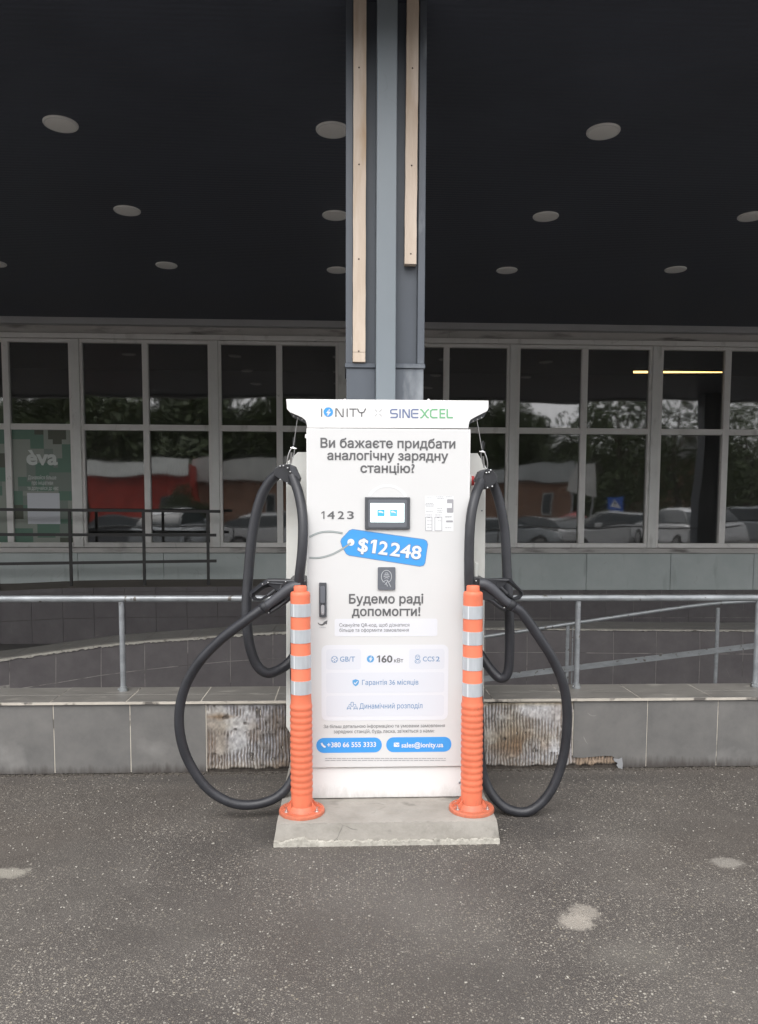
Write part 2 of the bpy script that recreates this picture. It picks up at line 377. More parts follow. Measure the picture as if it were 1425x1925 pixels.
    blob(1250, 1560, .5, .12, (.065, .058, .052), .35, .95)
    blob(840, 1840, .4, .10, (.066, .059, .053), .30, .95)
    blob(1180, 1800, .25, .12, (.16, .15, .13), .3, .9)
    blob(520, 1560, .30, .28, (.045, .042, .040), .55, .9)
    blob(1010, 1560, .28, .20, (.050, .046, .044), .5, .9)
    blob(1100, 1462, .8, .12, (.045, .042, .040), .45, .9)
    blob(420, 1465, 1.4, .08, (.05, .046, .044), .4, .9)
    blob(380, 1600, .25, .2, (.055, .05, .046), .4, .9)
    L(col, b.inputs['Base Color'])
    L(rngn(dust, 0, .35, .62, .9), b.inputs['Roughness'])
    h = math_('ADD', math_('MULTIPLY', rngn(v2.outputs['Distance'], .45, .1), .6), math_('MULTIPLY', rngn(v1.outputs['Distance'], .45, .1), .5))
    bp = n.nodes.new('ShaderNodeBump'); bp.inputs['Strength'].default_value = .55; bp.inputs['Distance'].default_value = .004
    L(h, bp.inputs['Height']); L(bp.outputs[0], b.inputs['Normal'])
    return m
M['asphalt'] = asphalt_mat()
def foot_grime(m, z0, z1, col_, scale=(30, 30, 5), amt=.85):  # splashed dirt along the foot of a wall
    n = m.node_tree; b = n.nodes['Principled BSDF']; L = n.links.new; src = b.inputs['Base Color'].links[0].from_socket
    g = n.nodes.new('ShaderNodeNewGeometry'); sp = n.nodes.new('ShaderNodeSeparateXYZ'); L(g.outputs['Position'], sp.inputs[0])
    mp = n.nodes.new('ShaderNodeMapping'); mp.inputs['Scale'].default_value = scale; L(g.outputs['Position'], mp.inputs[0])
    ns = n.nodes.new('ShaderNodeTexNoise'); ns.inputs['Scale'].default_value = 1; ns.inputs['Detail'].default_value = 7; ns.inputs['Roughness'].default_value = .7; L(mp.outputs[0], ns.inputs['Vector'])
    n2 = n.nodes.new('ShaderNodeTexNoise'); n2.inputs['Scale'].default_value = 1.3; L(g.outputs['Position'], n2.inputs['Vector'])
    def mth(op, a, c):
        x = n.nodes.new('ShaderNodeMath'); x.operation = op
        for i, v in enumerate((a, c)):
            if isinstance(v, (int, float)): x.inputs[i].default_value = v
            else: L(v, x.inputs[i])
        return x.outputs[0]
    h = mth('ADD', sp.outputs[2], mth('MULTIPLY', mth('SUBTRACT', .5, ns.outputs['Fac']), (z1-z0)*2.2))
    h = mth('ADD', h, mth('MULTIPLY', mth('SUBTRACT', .55, n2.outputs['Fac']), (z1-z0)*2.0))
    r = n.nodes.new('ShaderNodeMapRange'); r.inputs[1].default_value = z0; r.inputs[2].default_value = z1; r.inputs[3].default_value = amt; r.inputs[4].default_value = 0; L(h, r.inputs[0])
    mm = n.nodes.new('ShaderNodeMix'); mm.data_type = 'RGBA'; L(r.outputs[0], mm.inputs[0]); L(src, mm.inputs[6]); mm.inputs[7].default_value = (*col_, 1); L(mm.outputs[2], b.inputs['Base Color'])
foot_grime(M['tile'], .010, .060, (.050, .042, .038))
def scratches(m, scale, thr, col_):                          # thin pale scuffs
    n = m.node_tree; b = n.nodes['Principled BSDF']; L = n.links.new; src = b.inputs['Base Color'].links[0].from_socket
    g = n.nodes.new('ShaderNodeNewGeometry'); v = n.nodes.new('ShaderNodeTexVoronoi'); v.feature = 'DISTANCE_TO_EDGE'; v.inputs['Scale'].default_value = scale
    wn = n.nodes.new('ShaderNodeTexNoise'); wn.inputs['Scale'].default_value = 6; L(g.outputs['Position'], wn.inputs['Vector'])
    ad = n.nodes.new('ShaderNodeVectorMath'); ad.operation = 'MULTIPLY_ADD'; L(wn.outputs['Color'], ad.inputs[0]); ad.inputs[1].default_value = (.12, .12, .12); L(g.outputs['Position'], ad.inputs[2]); L(ad.outputs[0], v.inputs['Vector'])
    r = n.nodes.new('ShaderNodeMapRange'); r.inputs[1].default_value = .006; r.inputs[2].default_value = .002; L(v.outputs['Distance'], r.inputs[0])
    n2 = n.nodes.new('ShaderNodeTexNoise'); n2.inputs['Scale'].default_value = 5; n2.inputs['Detail'].default_value = 3; L(g.outputs['Position'], n2.inputs['Vector'])
    r2 = n.nodes.new('ShaderNodeMapRange'); r2.inputs[1].default_value = thr; r2.inputs[2].default_value = thr+.05; r2.inputs[4].default_value = .6; L(n2.outputs['Fac'], r2.inputs[0])
    mu = n.nodes.new('ShaderNodeMath'); mu.operation = 'MULTIPLY'; L(r.outputs[0], mu.inputs[0]); L(r2.outputs[0], mu.inputs[1])
    mm = n.nodes.new('ShaderNodeMix'); mm.data_type = 'RGBA'; L(mu.outputs[0], mm.inputs[0]); L(src, mm.inputs[6]); mm.inputs[7].default_value = (*col_, 1); L(mm.outputs[2], b.inputs['Base Color'])
scratches(M['tile'], 3.1, .67, (.34, .33, .31)); scratches(M['tile_dark'], 4.3, .6, (.2, .19, .18))
scratches(M['orange'], 9, .56, (.38, .12, .08)); foot_grime(M['orange'], .10, .16, (.26, .11, .07), (60, 60, 25), .6)
foot_grime(M['concrete'], .0, .035, (.12, .11, .095), (25, 25, 30), .6); scratches(M['concrete'], 3.0, .62, (.10, .095, .085))
foot_grime(M['white'], .10, .16, (.38, .36, .33), (40, 40, 14), .5)
for k_ in ('frame', 'post', 'panel', 'lintel'): scratches(M[k_], 2.2, .60, (.25, .245, .23))
scratches(M['pillar_light'], 2.0, .62, (.16, .18, .20)); scratches(M['pillar'], 2.4, .60, (.18, .20, .22))
def attr_mat(name, rough):
    m = bpy.data.materials.new(name); m.use_nodes = True; n = m.node_tree; b = n.nodes['Principled BSDF']
    a = n.nodes.new('ShaderNodeAttribute'); a.attribute_name = 'stain_relief'
    n.links.new(a.outputs['Color'], b.inputs['Base Color']); b.inputs['Roughness'].default_value = rough
    g = n.nodes.new('ShaderNodeNewGeometry'); nb = n.nodes.new('ShaderNodeTexNoise'); nb.inputs['Scale'].default_value = 160; nb.inputs['Detail'].default_value = 4
    n.links.new(g.outputs['Position'], nb.inputs['Vector'])
    bp = n.nodes.new('ShaderNodeBump'); bp.inputs['Strength'].default_value = .4; bp.inputs['Distance'].default_value = .002
    n.links.new(nb.outputs['Fac'], bp.inputs['Height']); n.links.new(bp.outputs[0], b.inputs['Normal'])
    return m
M['mortar'] = attr_mat('notched_tile_adhesive', .85)

# ------------------------------------------------------------------ ground and sunken path
WY = 4.03                                                  # face of the low tiled wall
bm = NB()
prof = [(-300, -1.0), (-9, -.5), (-1.5, 0), (WY+.06, 0)]
for (ya, za), (yb, zb) in zip(prof, prof[1:]):
    quad(bm, [(-250, ya, za), (250, ya, za), (250, yb, zb), (-250, yb, zb)])
bmesh.ops.remove_doubles(bm, verts=bm.verts, dist=1e-4)
struct(obj('ground', bm, M['asphalt']))
bm = NB(); quad(bm, [(-250, WY+.06, -.40), (250, WY+.06, -.40), (250, 300, -.40), (-250, 300, -.40)])
struct(obj('path', bm, mat('sunken_path_concrete', (.11, .105, .10), .8, var=.2)))

# ------------------------------------------------------------------ low wall with tiles
WZ = .380; TOPZ = .396
wall = thing('retaining_wall', 'low grey tiled retaining wall behind the charger with tiles fallen off either side of it', 'wall', loc=(0, WY+.1, 0))
def child(o, root):                                        # parts are modelled in world space
    o.parent = root; o.matrix_parent_inverse = Matrix.Translation(-root.location); return o
XL, XR = -4.6, 4.6
bm = NB(); box(bm, XL-6, XR+6, WY+.012, 4.34, -.4, WZ-.002); child(obj('wall_core', bm, M['grout']), wall)
def tile(name, x0, x1, z0, z1, y, root, m, th=.012, bev=.0015, pts=None, tilt=0):
    bm = NB()
    if pts: prism(bm, pts, y, y+th)
    else:
        box(bm, x0, x1, y, y+th, z0, z1, bev)
    o = child(obj(name, bm, m), root); return o
xl = at(387.6, 1380, WY).x; xr = at(1077, 1380, WY).x
gap = .0022
k = 0; x = xl
while x > -9:
    z0 = .004+random.uniform(-.002, .003)
    tile('tile', x-.398+gap, x-gap, z0, WZ-.004, WY-random.uniform(0, .0018), wall, M['tile'])
    x -= .3985
xb = xr; first = True
while xb < 9:
    wd = .392
    if first:
        P = [at(1077, 1400, WY).x, at(1215.3, 1400, WY).x]
        x0, x1 = P[0]+gap, P[1]-gap; s = (x1-x0)
        pts = [(x0, WZ-.004), (x1, WZ-.004), (x1, .006), (x0+.67*s, .006), (x0+.635*s, .018), (x0+.56*s, .062), (x0+.535*s, .070), (x0+.44*s, .072), (x0+.30*s, .068), (x0+.12*s, .062), (x0, .066)]
        o = tile('tile', 0, 0, 0, 0, WY-.001, wall, M['tile'], pts=pts); o['label'] = 'tile with its bottom corner broken away'; first = False
        xb = P[1]; continue
    tile('tile', xb+gap, xb+wd-gap, .006, WZ-.004, WY-random.uniform(0, .0018), wall, M['tile']); xb += wd
for jx_ in [xl-.3985*i for i in range(0, 20)]+[xr, at(1215.3, 1400, WY).x]+[at(1215.3, 1400, WY).x+.392*i for i in range(1, 18)]:
    bm = NB(); box(bm, jx_-gap*1.05, jx_+gap*1.05, WY+.0015, WY+.0125, .075 if abs(jx_-xr) < .01 else .01, WZ-.006); child(obj('grout_line', bm, M['grout']), wall)
# coping tiles: front row, back row
def coping_row(joints, ya, yb, z):
    for a, b_ in zip(joints, joints[1:]):
        bm = NB(); box(bm, a+.0026, b_-.0026, ya+.0012, yb-.0022, z-.011, z+random.uniform(-.0008, .0006), .001)
        child(obj('coping_tile', bm, M['tile_top']), wall)
jx = [at(p, 1315, WY-.015).x for p in (93, 236, 377, 516)]
jl = [jx[0]-.395*i for i in range(18, 0, -1)]
jr = [at(p, 1312, WY-.015).x for p in (927, 1066, 1204, 1341)]
jm = list(np.linspace(jx[-1], jr[0], 4))[1:-1]
J = jl+jx+jm+jr+[jr[-1]+.39*i for i in range(1, 18)]
coping_row(J, WY-.014, 4.165, TOPZ); coping_row(J, 4.165, 4.34, TOPZ)
bm = NB(); box(bm, -10.5, 10.5, WY-.0135, 4.34, WZ, TOPZ-.002); child(obj('coping_bed', bm, M['grout']), wall)
# exposed notched adhesive
def adhesive(px0, px1, seed, left):
    x0 = at(px0, 1380, WY).x; x1 = at(px1, 1380, WY).x; W = x1-x0; H = WZ-.012
    nx = int(W/.0026); nz = int(H/.0032)
    X, Z = np.meshgrid(np.linspace(0, W, nx), np.linspace(0, H, nz))
    big = noise2(nx, nz, W*9, H*9, seed); mid = noise2(nx, nz, W*28, H*28, seed+1); fine = noise2(nx, nz, W*140, H*110, seed+2)
    wob = (noise2(nx, nz, W*16, H*14, seed+3)-.5)*.009 + (noise2(nx, nz, W*60, H*45, seed+9)-.5)*.006*(1.3-Z/H)
    ph = (X+wob)/.0172*2*np.pi
    ridge = np.clip(np.cos(ph)*.5+.5, 0, 1)**.75
    amp = .35+.8*noise2(nx, nz, W*22, H*5, seed+4)
    # flat smeared patches
    u = X/W; v = Z/H
    if left:
        smear = np.clip(2.2-9*np.abs((u-.12))-5.5*np.abs(v-.72)+(mid-.5)*2, 0, 1)+np.clip(2.1-7*np.abs(u-.25)-6*np.abs(v-.60+(u-.24)*-1.3)+(mid-.5)*2, 0, 1)+np.clip((v-.93)*12, 0, 1)
    else:
        smear = np.clip(1.5-7*np.abs(u-.14)-6*np.abs(v-.5), 0, 1)+np.clip((big-.56)*7, 0, 1)*.85*(v > .25)+np.clip((v-.95)*14, 0, 1)
    smear = np.clip(smear+np.clip((mid-.78)*5, 0, 1), 0, 1)
    hgt = ridge*amp*(1-smear)*.0095 + smear*.0075 + fine*.0016 + mid*.002
    holes = np.clip((noise2(nx, nz, W*45, H*30, seed+5)-.80)*8, 0, 1); hgt -= holes*.004
    # ragged foot
    foot = .020+.020*noise2(nx, 1, W*30, 1, seed+6)[0]
    hgt = hgt*np.clip((Z-foot[None, :]*.4)/.012, 0.1, 1)
    pale = np.array((.47, .465, .47)); violet = np.array((.36, .36, .385)); ochre = np.array((.36, .29, .17)); brown = np.array((.22, .145, .085)); dark = np.array((.075, .062, .052)); cream = np.array((.56, .50, .40))
    def lerp(a, b_, t): return a+(b_-a)*t[..., None]
    col = np.broadcast_to(violet, X.shape+(3,)).copy(); col = lerp(col, pale, np.clip((mid-.3)*2, 0, 1))
    if left:
        oc = np.clip(1.5-5.2*np.abs(u-.11)-2.6*np.abs(v-.70)+(big-.5), 0, 1); col = lerp(col, ochre*np.array((.95, 1.02, 1.25)), oc*.6); col = lerp(col, pale*1.2, np.clip(1.3-9*np.abs(u-.25)-2*np.abs(v-.55), 0, 1)*.6)
        rb = np.clip(1.3-7*np.abs(u-.1)-16*np.abs(v-.83), 0, 1); col = lerp(col, brown, rb*.8)
        col = lerp(col, cream, np.clip((.22-v)*5, 0, 1)*.7)
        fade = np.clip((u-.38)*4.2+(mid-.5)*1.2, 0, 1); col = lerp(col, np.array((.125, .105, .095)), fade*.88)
    else:
        oc = np.clip(1.3-3.2*np.abs(u-.33)-2.2*np.abs(v-.48), 0, 1); col = lerp(col, ochre*1.05, np.clip(oc*(.4+big), 0, 1)*.8)
        rb = np.clip(1.2-4.5*np.abs(u-.36)-3.4*np.abs(v-.35), 0, 1)*(big > .3); col = lerp(col, np.array((.25, .15, .08)), rb*.8)
        col = lerp(col, pale*1.3, np.clip((big-.60)*8, 0, 1)*(v > .25)*.75)
        col = lerp(col, pale*1.15, np.clip((u-.42)*4, 0, 1)*np.clip((v-.45)*4, 0, 1)*.6)
        col = lerp(col, cream*.8, np.clip((.18-v)*6, 0, 1)*.5)
        col = lerp(col, np.array((.42, .35, .22)), np.clip((v-.93)*16, 0, 1)*.7)
        tail = np.clip((u-.66)*18, 0, 1); col = lerp(col, brown*1.25, tail*.8)
    groove = np.clip((.50-ridge*amp)*2.4, 0, 1)*(1-smear); col = lerp(col, dark*1.3+brown*.25, groove*.88)  # brown grooves, their shade deepened in the colour to strengthen the ridge relief
    grime = np.clip((noise2(nx, nz, W*12, H*10, seed+7)-.52)*3.2, 0, 1)*np.clip(.9-v*.4, 0, 1); col = lerp(col, brown*.9, grime*.55)
    col = lerp(col, dark, holes*.8)
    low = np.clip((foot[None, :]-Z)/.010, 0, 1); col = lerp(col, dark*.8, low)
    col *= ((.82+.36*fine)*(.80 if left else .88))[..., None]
    speck = noise2(nx, nz, W*75, H*60, seed+12); col *= (.72+.56*speck)[..., None]
    verts = np.stack([x0+X, np.full_like(X, WY+.0115)-hgt, Z+.001], -1).reshape(-1, 3)
    idx = np.arange(nx*nz).reshape(nz, nx)
    f = np.stack([idx[:-1, :-1], idx[:-1, 1:], idx[1:, 1:], idx[1:, :-1]], -1).reshape(-1, 4)
    me = bpy.data.meshes.new('adhesive_patch'); me.from_pydata(verts.tolist(), [], f.tolist()); me.update()
    ca = me.color_attributes.new('stain_relief', 'FLOAT_COLOR', 'POINT')
    ca.data.foreach_set('color', np.concatenate([np.clip(col, 0, 1), np.ones(X.shape+(1,))], -1).reshape(-1).astype(np.float32))
    me.materials.append(M['mortar'])
    for p in me.polygons: p.use_smooth = True
    o = link('adhesive_patch', me); child(o, wall); o['kind'] = 'stuff'
    return o
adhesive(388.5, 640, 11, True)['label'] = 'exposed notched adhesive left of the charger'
adhesive(850, 1182, 41, False)['label'] = 'exposed ribbed adhesive right of the charger'
# a loose pale flake left on the broken tile
bm = NB(); fx = lambda px, py: (at(px, py, WY-.004).x, at(px, py, WY-.004).z)
prism(bm, [fx(*p) for p in ((1153, 1426), (1163, 1427), (1169, 1424.5), (1171, 1436), (1169.5, 1448), (1164, 1446), (1159, 1439), (1161, 1434), (1155, 1431))], WY-.005, WY-.002)
child(obj('tile_chip', bm, M['chip']), wall)

# ------------------------------------------------------------------ front handrail on the low wall
def collar_post(bm, p, ztop, r):
    bar(bm, (p.x, p.y, TOPZ), (p.x, p.y, ztop), r, 14)
rail = thing('handrail', 'grey painted pipe handrail on the low tiled wall running behind the charger', 'handrail', loc=(0, 4.25, TOPZ))
RY = 4.25
za = at(60, 1126, RY); zb = at(1380, 1124, RY)
s = (zb.z-za.z)/(zb.x-za.x)
bm = NB(); P0 = Vector((-9, RY, za.z+s*(-9-za.x))); P1 = Vector((9, RY, za.z+s*(9-za.x)))
bar(bm, P0, P1, .0185, 20); child(obj('top_rail', bm, M['steel_front'], smooth=True), rail)
for px, py in ((232, 1297), (1083, 1297), (1419, 1296), (-215, 1297), (1760, 1296)):
    b0 = at(px, py, RY); bm = NB()
    zt = za.z+s*(b0.x-za.x)-.017
    bar(bm, (b0.x, RY, TOPZ), (b0.x, RY, zt), .0150, 14)
    p = child(obj('post', bm, M['steel_front'], smooth=True), rail)
    bm = NB(); lathe(bm, [(.024, 0), (.024, .010), (.020, .012), (.020, .024), (.015, .026)], (b0.x, RY, TOPZ), 18)
    ball(bm, (b0.x-.022, RY-.012, TOPZ+.012), .006)
    c = obj('collar', bm, M['steel'], smooth=True); c.parent = p; c.matrix_parent_inverse = Matrix.Translation(-rail.location)@Matrix.Identity(4)
    c.matrix_parent_inverse = Matrix.Identity(4)

# ------------------------------------------------------------------ second tiled wall (middle) : sloping on the left
def Y2(px): return 7.1 if px > 600 else 7.1-(600-px)/600*.5
top2 = [(-260, 1268), (18, 1235), (105, 1222.5), (190, 1211), (272, 1203.5), (353, 1198), (433, 1192), (513, 1187.5), (594, 1184), (675, 1182), (756, 1181.5), (836, 1181), (912, 1180), (991, 1180.5), (1073, 1181), (1153.5, 1182), (1234, 1182.5), (1316, 1183), (1397, 1183.5), (1478, 1184), (1560, 1184)]
jnt2 = [(-260, 1345), (18, 1297), (105, 1284), (190, 1269.5), (272, 1259), (353, 1250.5), (433, 1243), (513, 1238), (594, 1233), (675, 1230), (756, 1229), (836, 1228), (912, 1226.5), (991, 1226.5), (1073, 1227), (1153.5, 1228), (1234, 1228.3), (1316, 1229), (1397, 1229.5), (1478, 1230), (1560, 1230)]
w2 = thing('ramp_wall', 'dark tiled ramp wall with pale mortar edge, between the handrail and the shop front', 'wall', loc=(0, 7.2, -.4))
pts = [(at(a, b_, Y2(a)), at(c, d, Y2(c))) for (a, b_), (c, d) in zip(top2, jnt2)]
bm = NB()
for (ta, ja), (tb, jb) in zip(pts, pts[1:]):                # wall body
    A = [bm.verts.new(v) for v in ((ta.x, ta.y+.0022, -.4), (tb.x, tb.y+.0022, -.4), (tb.x, tb.y+.0022, tb.z-.022), (ta.x, ta.y+.0022, ta.z-.022),
         (ta.x, ta.y+.40, -.4), (tb.x, tb.y+.40, -.4), (tb.x, tb.y+.40, tb.z-.022), (ta.x, ta.y+.40, ta.z-.022))]
    for f in ((0,1,2,3), (7,6,5,4), (3,2,6,7)): bm.faces.new([A[i] for i in f])
child(obj('wall_core', bm, M['grout_dark']), w2)
def tile_quad(q, y, root, m, g=.0024):                      # q: four XYZ corners (counter-clockwise), thin slab towards the camera
    c = sum(q, Vector())/4; bm = NB(); fr = []; bk = []
    for v in q:
        d = v-c; sx = 1-g/max(abs(d.x), .01); sz = 1-g/max(abs(d.z), .01)
        fr.append(bm.verts.new((c.x+d.x*sx, v.y, c.z+d.z*sz))); bk.append(bm.verts.new((c.x+d.x*sx, v.y+.011, c.z+d.z*sz)))
    bm.faces.new(fr); bm.faces.new(bk[::-1])
    for i in range(4): bm.faces.new((fr[i], bk[i], bk[(i+1)%4], fr[(i+1)%4]))
    return child(obj('tile', bm, m), root)
for i, ((ta, ja), (tb, jb)) in enumerate(zip(pts, pts[1:])):
    e = Vector((0, 0, .020))
    tile_quad([ja, jb, tb-e, ta-e], 0, w2, M['tile_dark'])
    lo = lambda v, t: Vector((v.x, v.y, min(v.z-.28, -.3)))
    tile_quad([lo(ja, 0), lo(jb, 0), jb, ja], 0, w2, M['tile_dark'])
    bm = NB()                                               # coping tile
    q = [(ta.x+.002, ta.y-.012, ta.z-.004), (tb.x-.002, tb.y-.012, tb.z-.004), (tb.x-.002, tb.y+.41, tb.z-.004), (ta.x+.002, ta.y+.41, ta.z-.004)]
    A = [bm.verts.new((v[0], v[1], v[2]+.009)) for v in q]; B = [bm.verts.new(v) for v in q]
    bm.faces.new(A); bm.faces.new(B[::-1])
    for j in range(4): bm.faces.new((A[j], B[j], B[(j+1)%4], A[(j+1)%4]))
    child(obj('coping_tile', bm, M['tile_top']), w2)
# rough cream mortar edge under the coping
top = []; bot = []
for k in range(len(pts)-1):
    ta, tb = pts[k][0], pts[k+1][0]
    for i in range(26):
        t = i/26; p = ta.lerp(tb, t); left = p.x < .3
        top.append(Vector((p.x, p.y-.013, p.z-.005)))
        bot.append(Vector((p.x, p.y-.013, p.z-.005-(random.uniform(.012, .026) if left else random.uniform(.008, .016)))))
bm = NB(); 
A = [bm.verts.new(v) for v in top]; B = [bm.verts.new(v) for v in bot]; Cc = [bm.verts.new(v+Vector((0, .02, 0))) for v in bot]
for i in range(len(A)-1):
    bm.faces.new((B[i], B[i+1], A[i+1], A[i])); bm.faces.new((Cc[i], Cc[i+1], B[i+1], B[i]))
o = child(obj('mortar_edge', bm, M['mortar_strip']), w2); o['kind'] = 'stuff'

# ------------------------------------------------------------------ third wall (under the shop front)
shop = thing('shop_building', 'dim shop front with pale framed windows under the black canopy', 'building', loc=(0, GY, 0))
def zf(py, px=712, Y=GY): return at(px, py, Y).z
w3 = thing('platform_wall', 'dark tiled platform wall carrying the black railing, left of the pillar', 'wall', loc=(-3, 10.05, -.4))
Y3 = 10.05
ledge = [(-330, 1118), (0, 1111), (118, 1105.5), (233, 1103.5), (420, 1102.5), (640, 1102), (690, 1102)]
L3 = [at(a, b_, Y3) for a, b_ in ledge]
zl = [p.z for p in L3]
bm = NB()
for a, b_ in zip(L3, L3[1:]):
    A = [bm.verts.new(v) for v in ((a.x, Y3+.012, -.4), (b_.x, Y3+.012, -.4), (b_.x, Y3+.012, b_.z), (a.x, Y3+.012, a.z), (b_.x, GY+.02, b_.z+.035), (a.x, GY+.02, a.z+.035))]
    bm.faces.new(A[:4]); bm.faces.new((A[3], A[2], A[4], A[5]))
e = L3[-1]; quad(bm, [(e.x, Y3+.012, -.4), (e.x, GY+.02, -.4), (e.x, GY+.02, e.z+.035), (e.x, Y3+.012, e.z)])
child(obj('wall_core', bm, mat('brown_ledge', (.12, .105, .088), .85, col2=(.15, .13, .11), vscale=4)), w3)
rows = [(0, .062), (.062, .40), (.40, .76)]
tw = .40
x = L3[0].x
def ledge_z(x):
    for a, b_ in zip(L3, L3[1:]):
        if a.x <= x <= b_.x: return a.z+(b_.z-a.z)*(x-a.x)/(b_.x-a.x)
    return L3[-1].z
ph = at(118, 1150, Y3).x
x = ph-.4*22
while x < L3[-1].x-.01:
    xa, xb2 = max(x, L3[0].x), min(x+.4, L3[-1].x)
    if xb2-xa > .03:
        for ra, rb in rows:
            q = [Vector((xa, Y3, max(-.4, ledge_z(xa)-rb))), Vector((xb2, Y3, max(-.4, ledge_z(xb2)-rb))), Vector((xb2, Y3, ledge_z(xb2)-ra)), Vector((xa, Y3, ledge_z(xa)-ra))]
            if q[2].z-q[1].z > .02: tile_quad(q, 0, w3, M['tile_dark'], .0022)
    x += .4
# right: plinth directly under the panels
pz = zf(1109, 1150); px0 = at(655, 1109, GY).x
bm = NB(); box(bm, px0, 15, GY-.017, GY+.2, -.4, pz-.002); child(obj('plinth_core', bm, M['grout_dark']), shop)
x = at(1087, 1110, GY).x-.4*11
while x < 11:
    for za_, zb_ in ((pz-.055, pz), (pz-.40, pz-.055), (pz-.64, pz-.40)):
        if x+.4 > px0:
            tile_quad([Vector((max(x, px0), GY-.02, max(-.4, za_))), Vector((x+.4, GY-.02, max(-.4, za_))), Vector((x+.4, GY-.02, zb_)), Vector((max(x, px0), GY-.02, zb_))], 0, shop, M['tile_dark'], .0022)
    x += .4

# ------------------------------------------------------------------ shop facade
Zc = zf(604, 712); Zb0 = zf(623, 980); Zb1 = zf(638, 980); Zh = zf(648, 980); Zg1 = zf(654.5, 980); Zt1 = zf(804, 980); Zt0 = zf(815, 980)
Zg0 = zf(1020.5, 712); Zs = zf(1029, 712); Zp1 = zf(1040, 712); Zp0 = zf(1100, 300)
def xf(px): return at(px, 850, GY).x
# full wall behind/around
bm = NB(); box(bm, -15, 15, GY+.10, GY+.22, -.4, Zs-.01); child(obj('sill_wall', bm, M['grout_dark']), shop)
bm = NB(); box(bm, -15, 15, GY+.02, GY+.22, Zh+.004, Zc+.6); child(obj('header_wall', bm, M['lintel']), shop)
bm = NB(); box(bm, -15, 15, GY-.10, GY+.017, Zb0, Zc-.003, .004); child(obj('fascia_beam', bm, M['fascia']), shop)
bm = NB(); box(bm, -15, 15, GY-.035, GY+.018, Zh+.006, Zb1, .004); child(obj('lintel', bm, M['frame']), shop)
bm = NB(); box(bm, -15, 15, GY-.045, GY+.09, Zp1+.004, Zs-.006, .006); child(obj('window_sill', bm, M['lintel']), shop)
# panels
edges_l = [at(147, 1070, GY).x-1.195*i for i in range(8, 0, -1)]+[at(147, 1070, GY).x, at(308, 1070, GY).x, at(468, 1070, GY).x, at(648, 1070, GY).x]
for a, b_ in zip(edges_l, edges_l[1:]):
    bm = NB(); box(bm, a+.003, b_-.003, GY-.01, GY+.08, ledge_z(min(a, L3[-1].x))+.02, Zp1, .003); child(obj('panel', bm, M['panel']), shop)
edges_r = [at(p, 1070, GY).x for p in (655, 787, 944, 1102, 1260, 1416)]; edges_r += [edges_r[-1]+1.165*i for i in range(1, 8)]
for a, b_ in zip(edges_r, edges_r[1:]):
    bm = NB(); box(bm, a+.003, b_-.003, GY-.012, GY+.08, pz+.001, Zp1, .003); child(obj('panel', bm, M['panel']), shop)
# windows
bays = [[(-390, -275), (-264, -152)], [(-106, 9.7), (21.5, 133.5)], [(159, 270.6), (281.5, 393)], [(417.3, 520.3), (531.5, 631)], [(728, 832.5), (843, 951)],
        [(975, 1090), (1101.3, 1216.3)], [(1241.5, 1356.5), (1368, 1484)], [(1510, 1625), (1637, 1750)]]
pane_id = {}
prev_r = -15
def pane(parent, x0, x1, z0, z1, key):
    bm = NB(); y = GY+.035
    a = random.uniform(-.0035, .0035); c = random.uniform(-.003, .003)     # panes are never perfectly plumb
    quad(bm, [(x0-.01, y-a*.4, z0-.01), (x1+.01, y+a*.4, z0-.01), (x1+.01, y+a*.4+c, z1+.01), (x0-.01, y-a*.4+c, z1+.01)])
    me = bpy.data.meshes.new('pane'); bm.to_mesh(me); bm.free(); me.materials.append(M['glass'])      # faces the street (-Y)
    return link('pane', me, parent)
for bi, bay in enumerate(bays):
    (a0, a1), (b0, b1) = [(xf(p), xf(q)) for p, q in bay]
    fw_ = .035
    win = None
    bm = NB(); y0, y1 = GY-.012, GY+.06
    box(bm, a0-fw_, a0, y0, y1, Zs, Zh, .003); box(bm, b1, b1+fw_, y0, y1, Zs, Zh, .003)
    box(bm, a0+.0005, b1-.0005, y0+.0015, y1, Zg1, Zh-.0005, .003); box(bm, a0+.0005, b1-.0005, y0-.012, y1, Zs+.0005, Zg0, .003)
    win = child(obj('window', bm, M['frame']), shop)
    bm = NB(); box(bm, a1, b0, y0-.003, y1, Zg0+.0005, Zg1-.0005, .003); m_ = obj('mullion', bm, M['frame']); m_.parent = win
    bm = NB(); box(bm, a0+.0005, a1-.0005, y0+.001, y1, Zt0, Zt1, .003); box(bm, b0+.0005, b1-.0005, y0+.001, y1, Zt0, Zt1, .003); m_ = obj('transom', bm, M['frame']); m_.parent = win
    for (x0, x1) in ((a0, a1), (b0, b1)):
        pane(win, x0, x1, Zt1, Zg1, None); pane(win, x0, x1, Zg0, Zt0, None)
    for ch in win.children: ch.matrix_parent_inverse = Matrix.Identity(4)
    # post between windows
    bm = NB(); box(bm, prev_r+.002, a0-fw_-.002, GY-.03, GY+.09, Zs-.0, Zh, .004)
    child(obj('post', bm, M['post']), shop); prev_r = b1+fw_
bm = NB(); box(bm, prev_r+.002, 15, GY-.03, GY+.09, Zs, Zh, .004); child(obj('post', bm, M['post']), shop)
